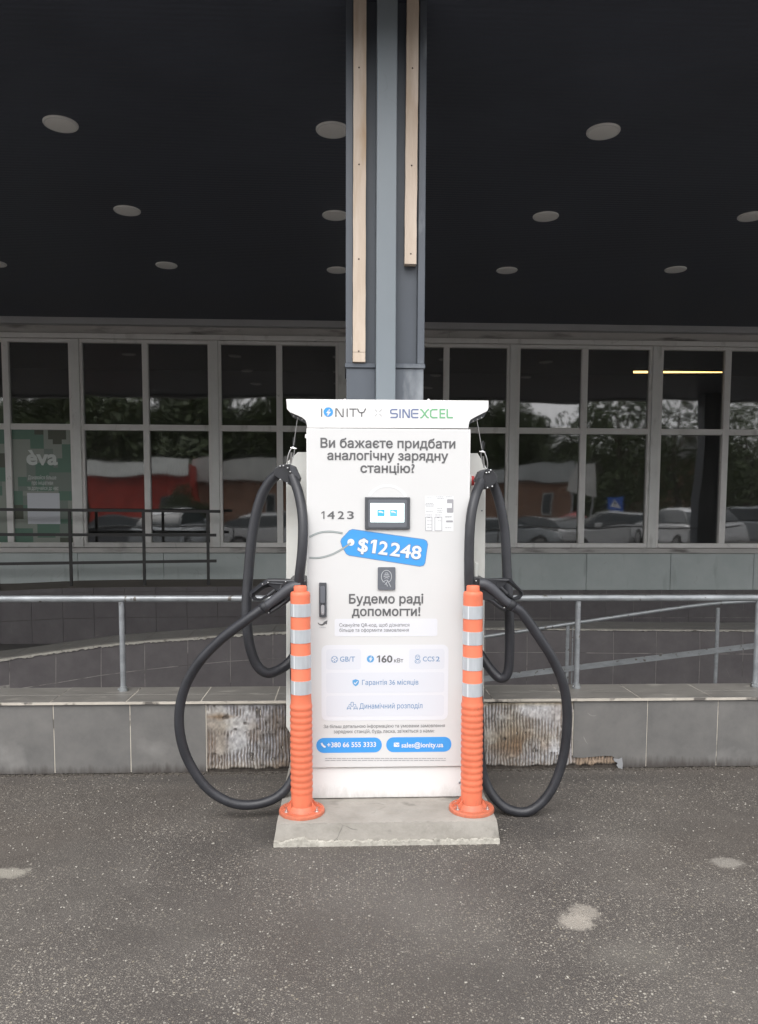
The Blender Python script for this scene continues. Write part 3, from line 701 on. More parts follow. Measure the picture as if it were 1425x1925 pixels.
# interior room
bm = NB()
IY = GY+6
quad(bm, [(-15, IY, .3), (15, IY, .3), (15, IY, 4.4), (-15, IY, 4.4)]); quad(bm, [(-15, GY+.2, .3), (15, GY+.2, .3), (15, IY, .3), (-15, IY, .3)])
quad(bm, [(-15, GY+.2, 4.25), (15, GY+.2, 4.25), (15, IY, 4.25), (-15, IY, 4.25)])
quad(bm, [(-15, GY+.2, .3), (-15, IY, .3), (-15, IY, 4.4), (-15, GY+.2, 4.4)]); quad(bm, [(15, GY+.2, .3), (15, IY, .3), (15, IY, 4.4), (15, GY+.2, 4.4)])
child(obj('interior_room', bm, M['interior']), shop)
# strip light inside
SY = GY+1.6
a = at(1191, 699.5, SY); b_ = at(1357, 699, SY)
t = thing('strip_light', 'lit yellow tube light seen inside through the right-hand windows', 'light', loc=(a+b_)/2)
bm = NB(); bar(bm, a, b_, .016, 10); child(obj('tube', bm, M['striplamp'], smooth=True), t)
bm = NB(); box(bm, a.x-.02, b_.x+.02, SY-.03, SY+.03, a.z+.018, a.z+.06, .004); child(obj('housing', bm, M['black_iron']), t)

# window poster (pixel camouflage) with its lettering
def glyph_mesh(body, bold):
    """outlines of the built-in font, filled by winding number, thickened by a border when bold"""
    from mathutils.geometry import delaunay_2d_cdt
    cu = bpy.data.curves.new('lettering', 'FONT'); cu.body = body; cu.size = 1; cu.resolution_u = 3; cu.fill_mode = 'NONE'
    ob = bpy.data.objects.new('tmp', cu); C.objects.link(ob); bpy.context.view_layer.update()
    me = bpy.data.meshes.new_from_object(ob.evaluated_get(bpy.context.evaluated_depsgraph_get())); bpy.data.objects.remove(ob)
    n_ = len(me.vertices); P = np.array([v.co[:2] for v in me.vertices]).reshape(-1, 2)
    E_ = [tuple(e.vertices) for e in me.edges]; bpy.data.meshes.remove(me)
    # walk loops so that every edge keeps the contour's direction
    nxt = {}
    adj = {}
    for a, b in E_: adj.setdefault(a, []).append(b); adj.setdefault(b, []).append(a)
    loops = []; seen = set()
    for st in range(n_):
        if st in seen or st not in adj: continue
        lp = [st]; seen.add(st); cur = st; fwd = [x for x in adj[st] if x == st+1] or adj[st]; nx_ = fwd[0]
        while nx_ not in seen:
            lp.append(nx_); seen.add(nx_); cand = [x for x in adj[nx_] if x not in seen]
            if not cand: break
            nx_ = cand[0]
        if len(lp) > 2: loops.append(lp)
    segs = np.array([(P[l[i]], P[l[(i+1) % len(l)]]) for l in loops for i in range(len(l))])
    verts, tris = [], []
    # group loops into glyph clusters by overlapping x-range, to keep each triangulation small
    spans = sorted(((min(P[l][:, 0]), max(P[l][:, 0]), l) for l in loops), key=lambda t: t[0]); groups = []
    for a, b, l in spans:
        if groups and a < groups[-1][0]-1e-4: groups[-1][0] = max(groups[-1][0], b); groups[-1][1].append(l)
        else: groups.append([b, [l]])
    for _, ls in groups:
        pts_ = []; ed = []
        for l in ls:
            k = len(pts_); m_ = len(l); pts_ += [Vector(P[i]) for i in l]; ed += [(k+i, k+(i+1) % m_) for i in range(m_)]
        ov, oe, of, *_r = delaunay_2d_cdt(pts_, ed, [], 0, 1e-6)
        ov = np.array([tuple(v) for v in ov]); sg = np.array([(P[l[i]], P[l[(i+1) % len(l)]]) for l in ls for i in range(len(l))])
        a = sg[:, 0]; b = sg[:, 1]
        for f in of:
            c = ov[list(f)].mean(0)
            up_ = (a[:, 1] <= c[1]) & (b[:, 1] > c[1]); dn = (a[:, 1] > c[1]) & (b[:, 1] <= c[1])
            left = (b[:, 0]-a[:, 0])*(c[1]-a[:, 1])-(c[0]-a[:, 0])*(b[:, 1]-a[:, 1])
            if (up_ & (left > 0)).sum()-(dn & (left < 0)).sum() != 0:
                p_, q_, r_ = [ov[i] for i in f[:3]]
                if abs((q_[0]-p_[0])*(r_[1]-p_[1])-(q_[1]-p_[1])*(r_[0]-p_[0])) < 1e-9: continue
                k = len(verts); verts += [(*ov[i], 0) for i in f]; tris.append(tuple(range(k, k+len(f))))
    if bold:
        for l in loops:
            m_ = len(l); Q = P[l]
            d = np.roll(Q, -1, 0)-Q; d /= np.maximum(np.linalg.norm(d, axis=1, keepdims=True), 1e-9); dp_ = np.roll(d, 1, 0)
            t = d+dp_; t /= np.maximum(np.linalg.norm(t, axis=1, keepdims=True), 1e-6); nr = np.stack([-t[:, 1], t[:, 0]], -1)
            k_ = 1/np.maximum(.6, (nr*np.stack([-d[:, 1], d[:, 0]], -1)).sum(1)); o1 = Q+nr*(bold*k_)[:, None]; o2 = Q-nr*(bold*k_)[:, None]
            k = len(verts); verts += [(*p, .00012) for p in o1]+[(*p, .00012) for p in o2]
            for i in range(m_): j = (i+1) % m_; tris.append((k+i, k+m_+i, k+m_+j, k+j))
    return np.array(verts), tris
def to_text(body, name, m, parent, x0, x1, zbase, zcap, Y, bold=0., align='fit', capref='Н', tilt=0., skew=0, pivot=None):
    V, T = glyph_mesh(body, bold)
    co = V[:, :2]; mn, mx_ = co[:, 0].min(), co[:, 0].max()
    sx = (x1-x0)/(mx_-mn); sz = (zcap-zbase)/.70
    X = x0+(co[:, 0]-mn)*sx; Z = zbase+co[:, 1]*sz
    if tilt:
        pv = pivot; c_, s_ = math.cos(tilt), math.sin(tilt)
        X, Z = pv[0]+(X-pv[0])*c_-(Z-pv[1])*s_, pv[1]+(X-pv[0])*s_+(Z-pv[1])*c_
    me = bpy.data.meshes.new(name); me.from_pydata(np.stack([X, Y-V[:, 2], Z], -1).tolist(), [], T); me.update()
    me.materials.clear(); me.materials.append(m); me.name = name
    o = bpy.data.objects.new(name, me); C.objects.link(o)
    if parent is not None: o.parent = parent
    return o
PY = GY+.018
px0_, px1_ = xf(22.3), xf(132.7)
pos = thing('window_poster', 'pixel camouflage poster with pale lettering stuck to the leftmost lower windows', 'poster', loc=((px0_+px1_)/2, PY, Zg0))
cols = 13; rws = 24
camo = [[0]*cols for _ in range(rws)]
rr = random.Random(5)
for _ in range(52):
    c0, r0_ = rr.randrange(-2, cols), rr.randrange(-2, rws); w_, h_ = rr.randrange(2, 6), rr.randrange(2, 5); v = rr.choice([0, 1, 1, 2, 2, 3, 3])
    for r_ in range(max(0, r0_), min(rws, r0_+h_)):
        for c_ in range(max(0, c0), min(cols, c0+w_)): camo[r_][c_] = v
bm = NB()
for r_ in range(rws):
    for c_ in range(cols):
        xa = px0_+(px1_-px0_)*c_/cols; xb_ = px0_+(px1_-px0_)*(c_+1)/cols; z1_ = Zt0-(Zt0-Zg0)*r_/rws; z0_ = Zt0-(Zt0-Zg0)*(r_+1)/rws
        quad(bm, [(xa, PY, z0_), (xb_, PY, z0_), (xb_, PY, z1_), (xa, PY, z1_)], camo[r_][c_])
CM = [M['camo_a'], M['camo_b'], M['camo_c'], M['camo_d']]
child(obj('camouflage_print', bm, CM), pos); bm = NB()
for r_ in range(rws):                                       # its neighbour, cut by the frame of the photo
    for c_ in range(8):
        xb_ = xf(9.2)-(px1_-px0_)*c_/cols; xa = xb_-(px1_-px0_)/cols; z1_ = Zt0-(Zt0-Zg0)*r_/rws; z0_ = Zt0-(Zt0-Zg0)*(r_+1)/rws
        quad(bm, [(xa, PY, z0_), (xb_, PY, z0_), (xb_, PY, z1_), (xa, PY, z1_)], camo[rws-1-r_][c_])
sheet = child(obj('camouflage_print', bm, [M['camo_a'], M['camo_b'], M['camo_c'], M['camo_d']]), pos)
def ptxt(s_, xa, xb_, yb, yc, m, bold=0): return child(to_text(s_, 'lettering', m, None, at(xa, yb, PY).x, at(xb_, yb, PY).x, at(80, yb, PY).z, at(80, yc, PY).z, PY-.004, bold), pos)
ptxt('èva', 50, 109, 873, 845.5, M['stk_text'], .035)
ptxt('Дізнавайся більше', 53, 106, 901, 894, M['stk_text'], .01); ptxt('про ініціативи', 60, 100, 911, 904, M['stk_text'], .01); ptxt('та долучайся до нас', 52, 110, 921, 914, M['stk_text'], .01)
bm = NB(); A = at(53, 985, PY); B = at(112, 927, PY); box(bm, A.x, B.x, PY-.005, PY-.003, A.z, B.z); child(obj('white_card', bm, M['card']), pos)

# black railing on the platform
rl = thing('railing', 'black iron railing in front of the left shop windows', 'railing', loc=(-3, Y3+.1, .3))
YR = Y3+.15
for (pa, pb) in (((-300, 955), (414, 961.5)), ((-300, 1004), (406.5, 1006)), ((-300, 1064), (407, 1054.5))):
    A, B = at(*pa, YR), at(*pb, YR); bm = NB(); h = .019
    d = Vector((0, 0, h))
    q = [(A.x, YR-.015, A.z-h), (B.x, YR-.015, B.z-h), (B.x, YR-.015, B.z+h), (A.x, YR-.015, A.z+h)]
    f = [bm.verts.new(v) for v in q]; g = [bm.verts.new((v[0], YR+.015, v[2])) for v in q]
    bm.faces.new(f); bm.faces.new(g[::-1])
    for i in range(4): bm.faces.new((f[i], g[i], g[(i+1)%4], f[(i+1)%4]))
    child(obj('rail', bm, M['black_iron']), rl)
for px, pt, pb in ((-140, 958, 1112), (-3, 958, 1108), (134.5, 958, 1104.5), (272, 959, 1100.5), (392, 961, 1099)):
    A, B = at(px, pb, YR), at(px, pt, YR); bm = NB(); box(bm, A.x-.017, A.x+.017, YR-.014, YR+.018, ledge_z(A.x)-.005, B.z); child(obj('post', bm, M['black_iron']), rl)

# sloping handrail on the ramp, right
YS = 6.2
sr = thing('ramp_handrail', 'sloping grey handrail with a flat lower bar beside the ramp, right of the charger', 'handrail', loc=(at(1080, 1285, YS).x, YS, -.4))
P = catmull([at(700, 1228, YS), at(912, 1197, YS), at(1100, 1168.5, YS), at(1300, 1139.5, YS), at(1400, 1131, YS), at(1500, 1128, YS), at(1640, 1127, YS)], 5)
bm = NB(); tube(bm, P, .0155, 12); child(obj('top_rail', bm, M['steel'], smooth=True), sr)
def flatbar(bm, A, B, h, y, th=.006):
    q = [(A.x, y, A.z-h), (B.x, y, B.z-h), (B.x, y, B.z+h), (A.x, y, A.z+h)]
    f = [bm.verts.new(v) for v in q]; g = [bm.verts.new((v[0], y+th, v[2])) for v in q]
    bm.faces.new(f); bm.faces.new(g[::-1])
    for i in range(4): bm.faces.new((f[i], g[i], g[(i+1)%4], f[(i+1)%4]))
bm = NB(); flatbar(bm, at(700, 1301, YS), at(1500, 1203, YS), .0235, YS-.022); child(obj('lower_bar', bm, M['steel']), sr)
for px, py, r_ in ((1067.5, 1176, .0155), (1077, 1178, .005), (1350, 1143, .0155), (780, 1216, .0155), (1600, 1128, .0155)):
    A = at(px, py, YS); bm = NB(); bar(bm, (A.x, YS, -.4), (A.x, YS, A.z), r_, 12); child(obj('post', bm, M['steel'], smooth=True), sr)

# ------------------------------------------------------------------ canopy ceiling with round lights
HC = CAM_H + (GY-.1)*math.tan(math.atan((1060-604)/F)-PITCH)
bm = NB(); box(bm, -16, 16, 3.4, GY+.02, HC, HC+.35); struct(obj('ceiling', bm, M['ceiling']))
bm = NB(); box(bm, -16.1, 16.1, 3.25, 3.395, HC-.05, HC+.75, .01); tag(obj('canopy_fascia', bm, M['fascia']), 'grey sheet fascia along the front edge of the black canopy', 'fascia')
LP = [(114, 232, 'round light nearest the top left of the dark ceiling'), (625, 243, 'largest round light half hidden by the left edge of the pillar'), (1134, 246, 'round light nearest the top right of the dark ceiling'),
      (239, 395, 'round ceiling light left of centre in the middle row'), (630, 404, 'round ceiling light touching the left edge of the pillar in the middle row'), (1026, 406, 'round ceiling light right of the pillar in the middle row'), (1412, 406, 'round ceiling light cut by the right edge in the middle row'),
      (-9, 495, 'round ceiling light cut by the left edge in the far row'), (313, 498, 'small round ceiling light above the left windows in the far row'), (634, 507, 'small far ceiling light touching the left edge of the pillar'), (953, 507.5, 'small far ceiling light nearest right of the pillar'), (1270, 506, 'rightmost small round ceiling light of the far row')]
bm = NB(); lathe(bm, [(.094, -.010), (.106, -.010), (.110, -.004), (.110, .004)], (0, 0, 0), 40)
rim_me = obj('rim', bm, M['lamprim'], smooth=True)
bm = NB(); lathe(bm, [(.002, -.017), (.05, -.016), (.085, -.0125), (.0935, -.0105), (.0935, .003)], (0, 0, 0), 40)
dif_me = obj('diffuser', bm, M['lampglass'], smooth=True)
for i, (px, py, lab) in enumerate(LP):
    p = atz(px, py, HC); t = thing('ceiling_light', 'unlit '+lab, 'ceiling light', 'round lights in the canopy ceiling', loc=(p.x, p.y, HC-.002))
    if i == 0: r_, d_ = rim_me, dif_me
    else: r_, d_ = rim_me.copy(), dif_me.copy(); C.objects.link(r_); C.objects.link(d_)
    r_.parent = t; d_.parent = t

# ------------------------------------------------------------------ pillar with battens
def make_pillar(label, dx, battens, loc):
    y0 = 3.945
    root = thing('pillar', label, 'pillar', loc=(loc+dx, y0+.15, 0))
    X = lambda px, py=400: at(px, py, y0).x+dx
    zt = HC-.002; zj = at(720, 688, y0).z
    def P_(name, xa, xb_, ya, yb, z0, z1, m, bev=.002):
        bm = NB(); box(bm, xa, xb_, ya, yb, z0, z1, bev); return child(obj(name, bm, M[m]), root)
    xl_, xr_ = X(650), X(800)
    P_('web', xl_+.012, xr_-.012, y0+.030, y0+.36, 0, zt, 'pillar_dark')
    P_('flange', xl_, xl_+.036, y0, y0+.36, zj+.012, zt, 'pillar'); P_('flange', xr_-.036, xr_, y0, y0+.36, zj+.012, zt, 'pillar')
    P_('cover_strip', X(707), X(744), y0-.055, y0+.06, 0, zt, 'pillar_light', .003)
    P_('joint_band', xl_-.004, X(706.5), y0-.006, y0+.36, zj-.010, zj+.0115, 'pillar'); P_('joint_band', X(744.5), xr_+.004, y0-.006, y0+.36, zj-.010, zj+.0115, 'pillar')
    P_('lower_sheet', xl_+.003, X(706.5), y0+.004, y0+.35, 0, zj-.0105, 'pillar'); P_('lower_sheet', X(744.5), xr_-.003, y0+.004, y0+.35, 0, zj-.0105, 'pillar')
    # folded sheet edge beside the strip
    P_('folded_sheet', xl_+.040, X(706.5), y0+.024, y0+.0295, zj+.012, zt, 'pillar_dark', 0)
    P_('folded_sheet', X(744.5), xr_-.040, y0+.024, y0+.0295, zj+.012, zt, 'pillar_dark', 0)
    return root
make_pillar('slate grey steel pillar with a lighter centre strip rising behind the charger', 0, True, 0.27)
make_pillar('slate grey canopy pillar right of the frame, seen only in the window reflection', 8.05, False, 0.27)
make_pillar('slate grey canopy pillar left of the frame', -8.1, False, 0.27)
def batten(pxt, pxb, wpx, pyb, label, cut):
    y = 3.925; root = thing('wooden_batten', label, 'batten', 'raw wooden battens screwed to the pillar', loc=at(pxb, pyb, y))
    zb_ = at(pxb, pyb, y).z; xb_ = at(pxb, pyb, y).x; xt = at(pxt, 0, y).x; ztop = at(pxt, 0, y).z; wd = wpx/F*y/2
    ztop2 = HC-.004; xt2 = xb_+(xt-xb_)*(ztop2-zb_)/(ztop-zb_)
    segs = [(zb_, ztop2)] if not cut else [(zb_, at(pxb, 662, y).z-.0008), (at(pxb, 662, y).z+.0008, ztop2)]
    for a, c_ in segs:
        bm = NB(); n_ = 24; L_ = []
        for i in range(n_+1):
            z = a+(c_-a)*i/n_; cx_ = xb_+(xt2-xb_)*(z-zb_)/(ztop2-zb_); j = random.uniform(-.0008, .0008)
            L_.append([bm.verts.new((cx_-wd+j, y, z)), bm.verts.new((cx_+wd+j, y, z)), bm.verts.new((cx_+wd+j, y+.042, z)), bm.verts.new((cx_-wd+j, y+.042, z))])
        for A, B in zip(L_, L_[1:]):
            for k in range(4): bm.faces.new((A[k], A[(k+1)%4], B[(k+1)%4], B[k]))
        bm.faces.new(L_[0][::-1]); bm.faces.new(L_[-1])
        bmesh.ops.bevel(bm, geom=[e for e in bm.edges if e.calc_face_angle(0) > 1], offset=.0015, segments=1, affect='EDGES')
        child(obj('timber', bm, M['wood']), root)
    return root, y
r1, y = batten(677, 675, 23, 680, 'longer raw wood batten screwed to the left side of the pillar', True)
for px, py in ((675, 127), (675, 309), (674.5, 487), (674.5, 660)):
    p = at(px, py, y); bm = NB(); ball(bm, (p.x, y, p.z), .0042, 8); child(obj('screw', bm, M['screw']), r1)
r2, y = batten(776.5, 771.5, 21.5, 496, 'shorter raw wood batten screwed to the right side of the pillar', False)
for px, py in ((775.5, 128), (774, 311), (772.5, 477)):
    p = at(px, py, y); bm = NB(); ball(bm, (p.x, y, p.z), .0042, 8); child(obj('screw', bm, M['screw']), r2)

# ------------------------------------------------------------------ concrete pad
def displaced_pad():
    bm = NB(); p0 = atz(521, 1544, .092); p1 = atz(936, 1545, .092); yb = 3.98
    fl = atz(514, 1586, 0); frr = atz(941.5, 1587, 0)
    nx, ny = 60, 40; yf = (p0.y+p1.y)/2; yfb = (fl.y+frr.y)/2
    grid = []
    for j in range(ny+1):
        t = j/ny; row = []
        for i in range(nx+1):
            s_ = i/nx; x = p0.x+(p1.x-p0.x)*s_; y_ = yf+(yb-yf)*t
            row.append(bm.verts.new((x+random.uniform(-.001, .001), y_+(random.uniform(-.003, .003) if j == 0 else 0), .092+random.uniform(-.0008, .0008)-(.003 if j == 0 or i in (0, nx) else 0))))
        grid.append(row)
    for j in range(ny):
        for i in range(nx): bm.faces.new((grid[j][i], grid[j][i+1], grid[j+1][i+1], grid[j+1][i]))
    nz = 8
    per = [(grid[0][i], (0, -1)) for i in range(nx+1)]+[(grid[j][nx], (1, 0)) for j in range(1, ny+1)]
    per = [(grid[j][0], (-1, 0)) for j in range(ny, 0, -1)]+per
    prev = [v for v, _ in per]; dirs = [d for _, d in per]
    out = .022
    for k in range(1, nz+1):
        t = k/nz; cur = []
        for v, d in zip([v for v, _ in per], dirs):
            ox = d[0]*.012*t; oy = d[1]*out*t
            if v is grid[0][0]: ox = -.012*t
            if v is grid[0][nx]: ox = .012*t
            n_ = random.uniform(-.0015, .0015)
            cur.append(bm.verts.new((v.co.x+ox+n_*.5, v.co.y+oy*(1 if d[1] else 1)+n_, .089*(1-t)+(-.01 if k == nz else 0))))
        for i in range(len(cur)-1): bm.faces.new((prev[i], cur[i], cur[i+1], prev[i+1]))
        prev = cur
    return bm, p0, p1, fl, frr
pad = thing('concrete_pad', 'worn concrete pad carrying the charger and the two orange bollards', 'concrete pad', loc=(at(727, 1560, 3.2).x, 3.5, 0))
bm, p0, p1, fl, frr = displaced_pad(); child(obj('slab', bm, M['concrete'], smooth=True), pad)
bm = NB(); n_ = 120; A = []; B = []; Cb = []
for i in range(n_+1):
    s_ = i/n_; x = fl.x+.004+(frr.x-fl.x-.008)*s_
    zt = .019+.005*math.sin(i*.9)*random.random()+random.uniform(-.003, .003)+(.016*math.exp(-((s_-.12)/.045)**2))
    yq = (p0.y+p1.y)/2-.022-.009+random.uniform(-.002, .002)
    A.append(bm.verts.new((x, yq, -.005))); B.append(bm.verts.new((x, yq+.002, zt))); Cb.append(bm.verts.new((x, yq+.03, zt+.002)))
for i in range(n_): bm.faces.new((A[i], A[i+1], B[i+1], B[i])); bm.faces.new((B[i], B[i+1], Cb[i+1], Cb[i]))
child(obj('mortar_foot', bm, M['mortar_strip']), pad)

# ------------------------------------------------------------------ bollards
def bollard_profile():
    pr = [(.0465, .012), (.0465, .085)]
    z = .085; pitch = .0285
    for i in range(14):
        pr += [(.0462, z+.002), (.0482, z+.008), (.0488, z+.014), (.0482, z+.020), (.0462, z+.0265)]; z += pitch
    return pr, z
def make_bollard():
    root = thing('bollard', '', 'bollard', 'orange striped bollards in front of the charger')
    H_ = .998; lean = LEAN
    pr, z = bollard_profile()
    pr += [(.0455, z+.004), (.0442, z+.02), (.0438, z+.055), (.0446, z+.058), (.0446, z+.064), (.0432, z+.067), (.0425, .955), (.0415, .965), (.037, .970), (.0285, .9715), (.0285, .992), (.026, .996), (.006, .998)]
    bm = NB(); lathe(bm, pr, (0, 0, 0), 40, lean); body = obj('post', bm, M['orange'], root, smooth=True)
    bm = NB()
    lathe(bm, [(.100, 0), (.1005, .006), (.098, .014), (.092, .016), (.080, .0115), (.060, .011), (.055, .020), (.049, .030), (.047, .032)], (0, 0, 0), 48)
    for s_ in (-1, 1):                                      # raised triangular webs
        prism(bm, [(s_*.044, .012), (s_*.089, .012), (s_*.060, .030), (s_*.044, .052)], -.026, -.020); prism(bm, [(s_*.044, .012), (s_*.089, .012), (s_*.060, .030), (s_*.044, .052)], .020, .026)
    base = obj('base', bm, M['orange'], root, smooth=True)
    for a in (22, 158, 202, 338):
        bx_, by_ = .071*math.cos(math.radians(a)), .071*math.sin(math.radians(a)); bm = NB()
        lathe(bm, [(.0125, .0105), (.0125, .013), (.007, .0135), (.007, .020), (.0035, .0205), (.0035, .027)], (bx_, by_, 0), 6)
        b = obj('bolt', bm, M['chrome'], root)
    for (a, c_) in BANDS:
        bm = NB(); rr_ = .0438 if a > .5 else .0444
        r_lo = .0447; 
        lathe(bm, [(.030, a), (r_lo, a), (r_lo, c_), (.030, c_)], (lean[0]*(a-.012), lean[1]*(a-.012), 0), 40, lean)
        b = obj('reflective_band', bm, M['reflective'], root, smooth=True)
        bm = NB(); ang = math.radians(-128); 
        pts_ = []
        for k in range(4):
            an = ang+k*.035; pts_.append((math.cos(an)*.0452, math.sin(an)*.0452))
        for q, r_ in zip(pts_, pts_[1:]):
            ox, oy = lean[0]*(a-.012), lean[1]*(a-.012); ox2, oy2 = lean[0]*(c_-.012), lean[1]*(c_-.012)
            quad(bm, [(q[0]+ox, q[1]+oy, a), (r_[0]+ox, r_[1]+oy, a), (r_[0]+ox2, r_[1]+oy2, c_), (q[0]+ox2, q[1]+oy2, c_)])
        sm = obj('seam', bm, M['reflective_edge'], b)
    return root
def bz(py, px, Y): return at(px, py, Y).z-.092
BY = 3.275
LEAN = (-.0035, 0)
BANDS = [(bz(b_, 565, BY-.04), bz(a, 565, BY-.04)) for a, b_ in ((1136, 1160.5), (1184.5, 1210), (1233.5, 1258), (1281.5, 1307))]
bl = make_bollard(); q = atz(567.5, 1527, .092); bl.location = (q.x, BY, .092)
bl['label'] = 'orange bollard with four silver bands left of the charger door'
LEAN = (-.0060, 0)
BANDS = [(bz(b_, 885, BY-.04), bz(a, 885, BY-.04)) for a, b_ in ((1140, 1164.5), (1188.5, 1213.5), (1237, 1261.5), (1286, 1311))]
br = make_bollard(); q = atz(888.5, 1527, .092); br.location = (q.x, BY, .092)
br['label'] = 'orange bollard with four silver bands right of the charger door'

# ------------------------------------------------------------------ the charger
DY = 3.40
def dp(px, py, Y=DY): v = at(px, py, Y); return (v.x, v.z)
def dx(px, Y=DY): return at(px, 1100, Y).x
def dz(py, Y=DY): return at(728, py, Y).z
chg = thing('charging_station', 'white electric car charger with printed advert front and a cable on each side', 'charger', loc=(dx(728), 3.62, .092))
def part(name, bm, m, smooth=False, parent=None):
    o = obj(name, bm, m, smooth=smooth)
    if parent is None: child(o, chg)
    else: o.parent = parent
    return o
xL, xR = dx(577), dx(881)
bm = NB(); box(bm, xL+.006, xR-.006, DY+.03, 3.90, .092+.004, dz(800), .004); part('cabinet', bm, M['white'])
bm = NB(); box(bm, xL+.010, xR-.010, DY+.012, DY+.029, .096, dz(1444), .003); plinth = part('plinth_cover', bm, M['white'])
bm = NB(); pz_ = at(864, 1471, DY+.01); box(bm, pz_.x-.004, pz_.x+.004, DY+.004, DY+.0125, pz_.z-.004, pz_.z+.004, .0015); part('plinth_screw', bm, M['reader'], parent=plinth)
bm = NB(); box(bm, xL, xR, DY, DY+.028, dz(1442), dz(806), .002, 1); door = part('door', bm, M['white'])
# side cabinets behind
SYc = 3.62
for side, pts_ in (('l', [(538, 870), (560, 850), (590, 850), (590, 1394), (552, 1390), (538, 1366)]), ('r', [(866, 852), (898, 852), (913.5, 877), (909, 1366), (898, 1388), (866, 1394)])):
    bm = NB(); prism(bm, [dp(a, b_, SYc) for a, b_ in pts_], SYc, SYc+.24, .003); o = part('side_cabinet', bm, M['white_side'])
    for (a, b_) in (((547, 900), (547, 1330)) if side == 'l' else ((906, 960), (904, 1150))):
        bm = NB(); v = at(a, b_, SYc); ball(bm, (v.x, SYc, v.z), .004, 8); part('rivet', bm, M['reader'], parent=o)
# hood
HY = DY-.001
hood = [(538, 750), (918.5, 753), (918.5, 767), (916, 773), (893, 784), (884, 788.5), (881, 794), (880.5, 805.5), (577, 804.5), (577, 795), (575, 789), (567, 784), (545, 775), (539.5, 769)]
bm = NB(); prism(bm, [dp(a, b_, HY) for a, b_ in hood], HY, HY+.016, .002); hd = part('header_sign', bm, M['white'])
bm = NB(); prism(bm, [dp(a, b_, HY) for a, b_ in ((539, 750.6), (918, 753.6), (918, 757), (539, 754))], HY+.0165, HY+.36); box(bm, xL+.005, xR-.005, DY+.02, 3.89, dz(802), dz(760)); part('roof', bm, M['white'])
for pts_ in ([(541, 766), (548, 781), (572, 792), (577, 799), (577.5, 806), (580, 785), (560, 774)], [(916, 769), (910, 784), (886, 794), (881, 800), (880.5, 808), (878, 788), (898, 777)]):
    bm = NB(); prism(bm, [dp(a, b_, DY+.02) for a, b_ in pts_], HY+.018, HY+.10); br_ = part('wing_underside', bm, M['bezel'])  # dark bars stand for the shade in the wings' open undersides
    for tt in (.15, .45, .75):
        a, b_ = [(548+26*tt, 780+11*tt)] [0] if pts_[0][0] < 700 else (910-26*tt, 783+11*tt)
        v = at(a, b_, DY+.005); bm = NB(); ball(bm, (v.x, HY+.02, v.z), .0042, 8); part('bolt', bm, M['chrome'], parent=br_)
for px in (648, 807):
    v = at(px, 751.5, HY); bm = NB(); ball(bm, (v.x, HY+.03, v.z+.003), .006, 8); part('roof_screw', bm, M['white'])

# flat print: all of it 0.6 mm and more in front of the sheet it is on
def ribbon(bm, P, wd, Y, mi=0, closed=False):
    P = [Vector((p[0], p[1])) for p in P]; n_ = len(P)
    Lf, Rt = [], []
    for i, p in enumerate(P):
        if closed: a, c_ = P[i-1], P[(i+1)%n_]
        else: a, c_ = P[max(i-1, 0)], P[min(i+1, n_-1)]
        d1 = (p-a).normalized() if (p-a).length > 1e-9 else (c_-p).normalized(); d2 = (c_-p).normalized() if (c_-p).length > 1e-9 else d1
        t_ = (d1+d2); t_ = t_.normalized() if t_.length > 1e-6 else d1
        nrm = Vector((-t_.y, t_.x)); k_ = 1/max(.45, nrm.dot(Vector((-d1.y, d1.x))))
        Lf.append(bm.verts.new((p.x+nrm.x*wd/2*k_, Y, p.y+nrm.y*wd/2*k_))); Rt.append(bm.verts.new((p.x-nrm.x*wd/2*k_, Y, p.y-nrm.y*wd/2*k_)))
    for i in range(n_ if closed else n_-1):
        j = (i+1)%n_; bm.faces.new((Lf[i], Rt[i], Rt[j], Lf[j])).material_index = mi
def rrect(x0, x1, z0, z1, r, n_=6):
    P = []
    for cx_, cz_, a0 in ((x1-r, z1-r, 0), (x0+r, z1-r, 90), (x0+r, z0+r, 180), (x1-r, z0+r, 270)):
        for k in range(n_+1):
            a = math.radians(a0+90*k/n_); P.append((cx_+r*math.cos(a), cz_+r*math.sin(a)))
    return P
def poly(bm, P, Y, mi=0):
    f = bm.faces.new([bm.verts.new((p[0], Y, p[1])) for p in P]); f.material_index = mi
    if f.normal.y > 0: f.normal_flip()
def circ(cx_, cz_, r, n_=28): return [(cx_+r*math.cos(2*math.pi*k/n_), cz_+r*math.sin(2*math.pi*k/n_)) for k in range(n_)]
U = (dx(881)-dx(577))/304                                   # metres per photo pixel on the door
P1_ = DY-.0008; P2_ = DY-.0014; P3_ = DY-.0020; P4_ = DY-.0026
bm = NB(); poly(bm, rrect(xL+.0065, xR-.0065, dz(1440), dz(808), .002), P1_); sheet = part('advert_print', bm, M['poster'])
def txt(s_, xa, xb_, yb, yc, m='ink', bold=0., Y=P3_, tilt=0, pivot=None, name='lettering', parent=sheet):
    o = to_text(s_, name, M[m], parent, dx(xa), dx(xb_), at((xa+xb_)/2, yb, DY).z, at((xa+xb_)/2, yc, DY).z, Y, bold, tilt=tilt, pivot=pivot)
    return o
txt('Ви бажаєте придбати', 603, 853, 842, 825, bold=.022); txt('аналогічну зарядну', 615.5, 840, 865, 848.5, bold=.022); txt('станцію?', 677, 778, 888.5, 872, bold=.022)
txt('Будемо раді', 656, 796, 1134, 1117.5, bold=.022); txt('допомогти!', 661.5, 790.5, 1157.5, 1141, bold=.022)
txt('4', 615.5, 629.5, 975.5, 961, bold=.012); txt('2', 635, 647, 975.5, 961, bold=.012); txt('3', 652.5, 665, 975.5, 961, bold=.012)
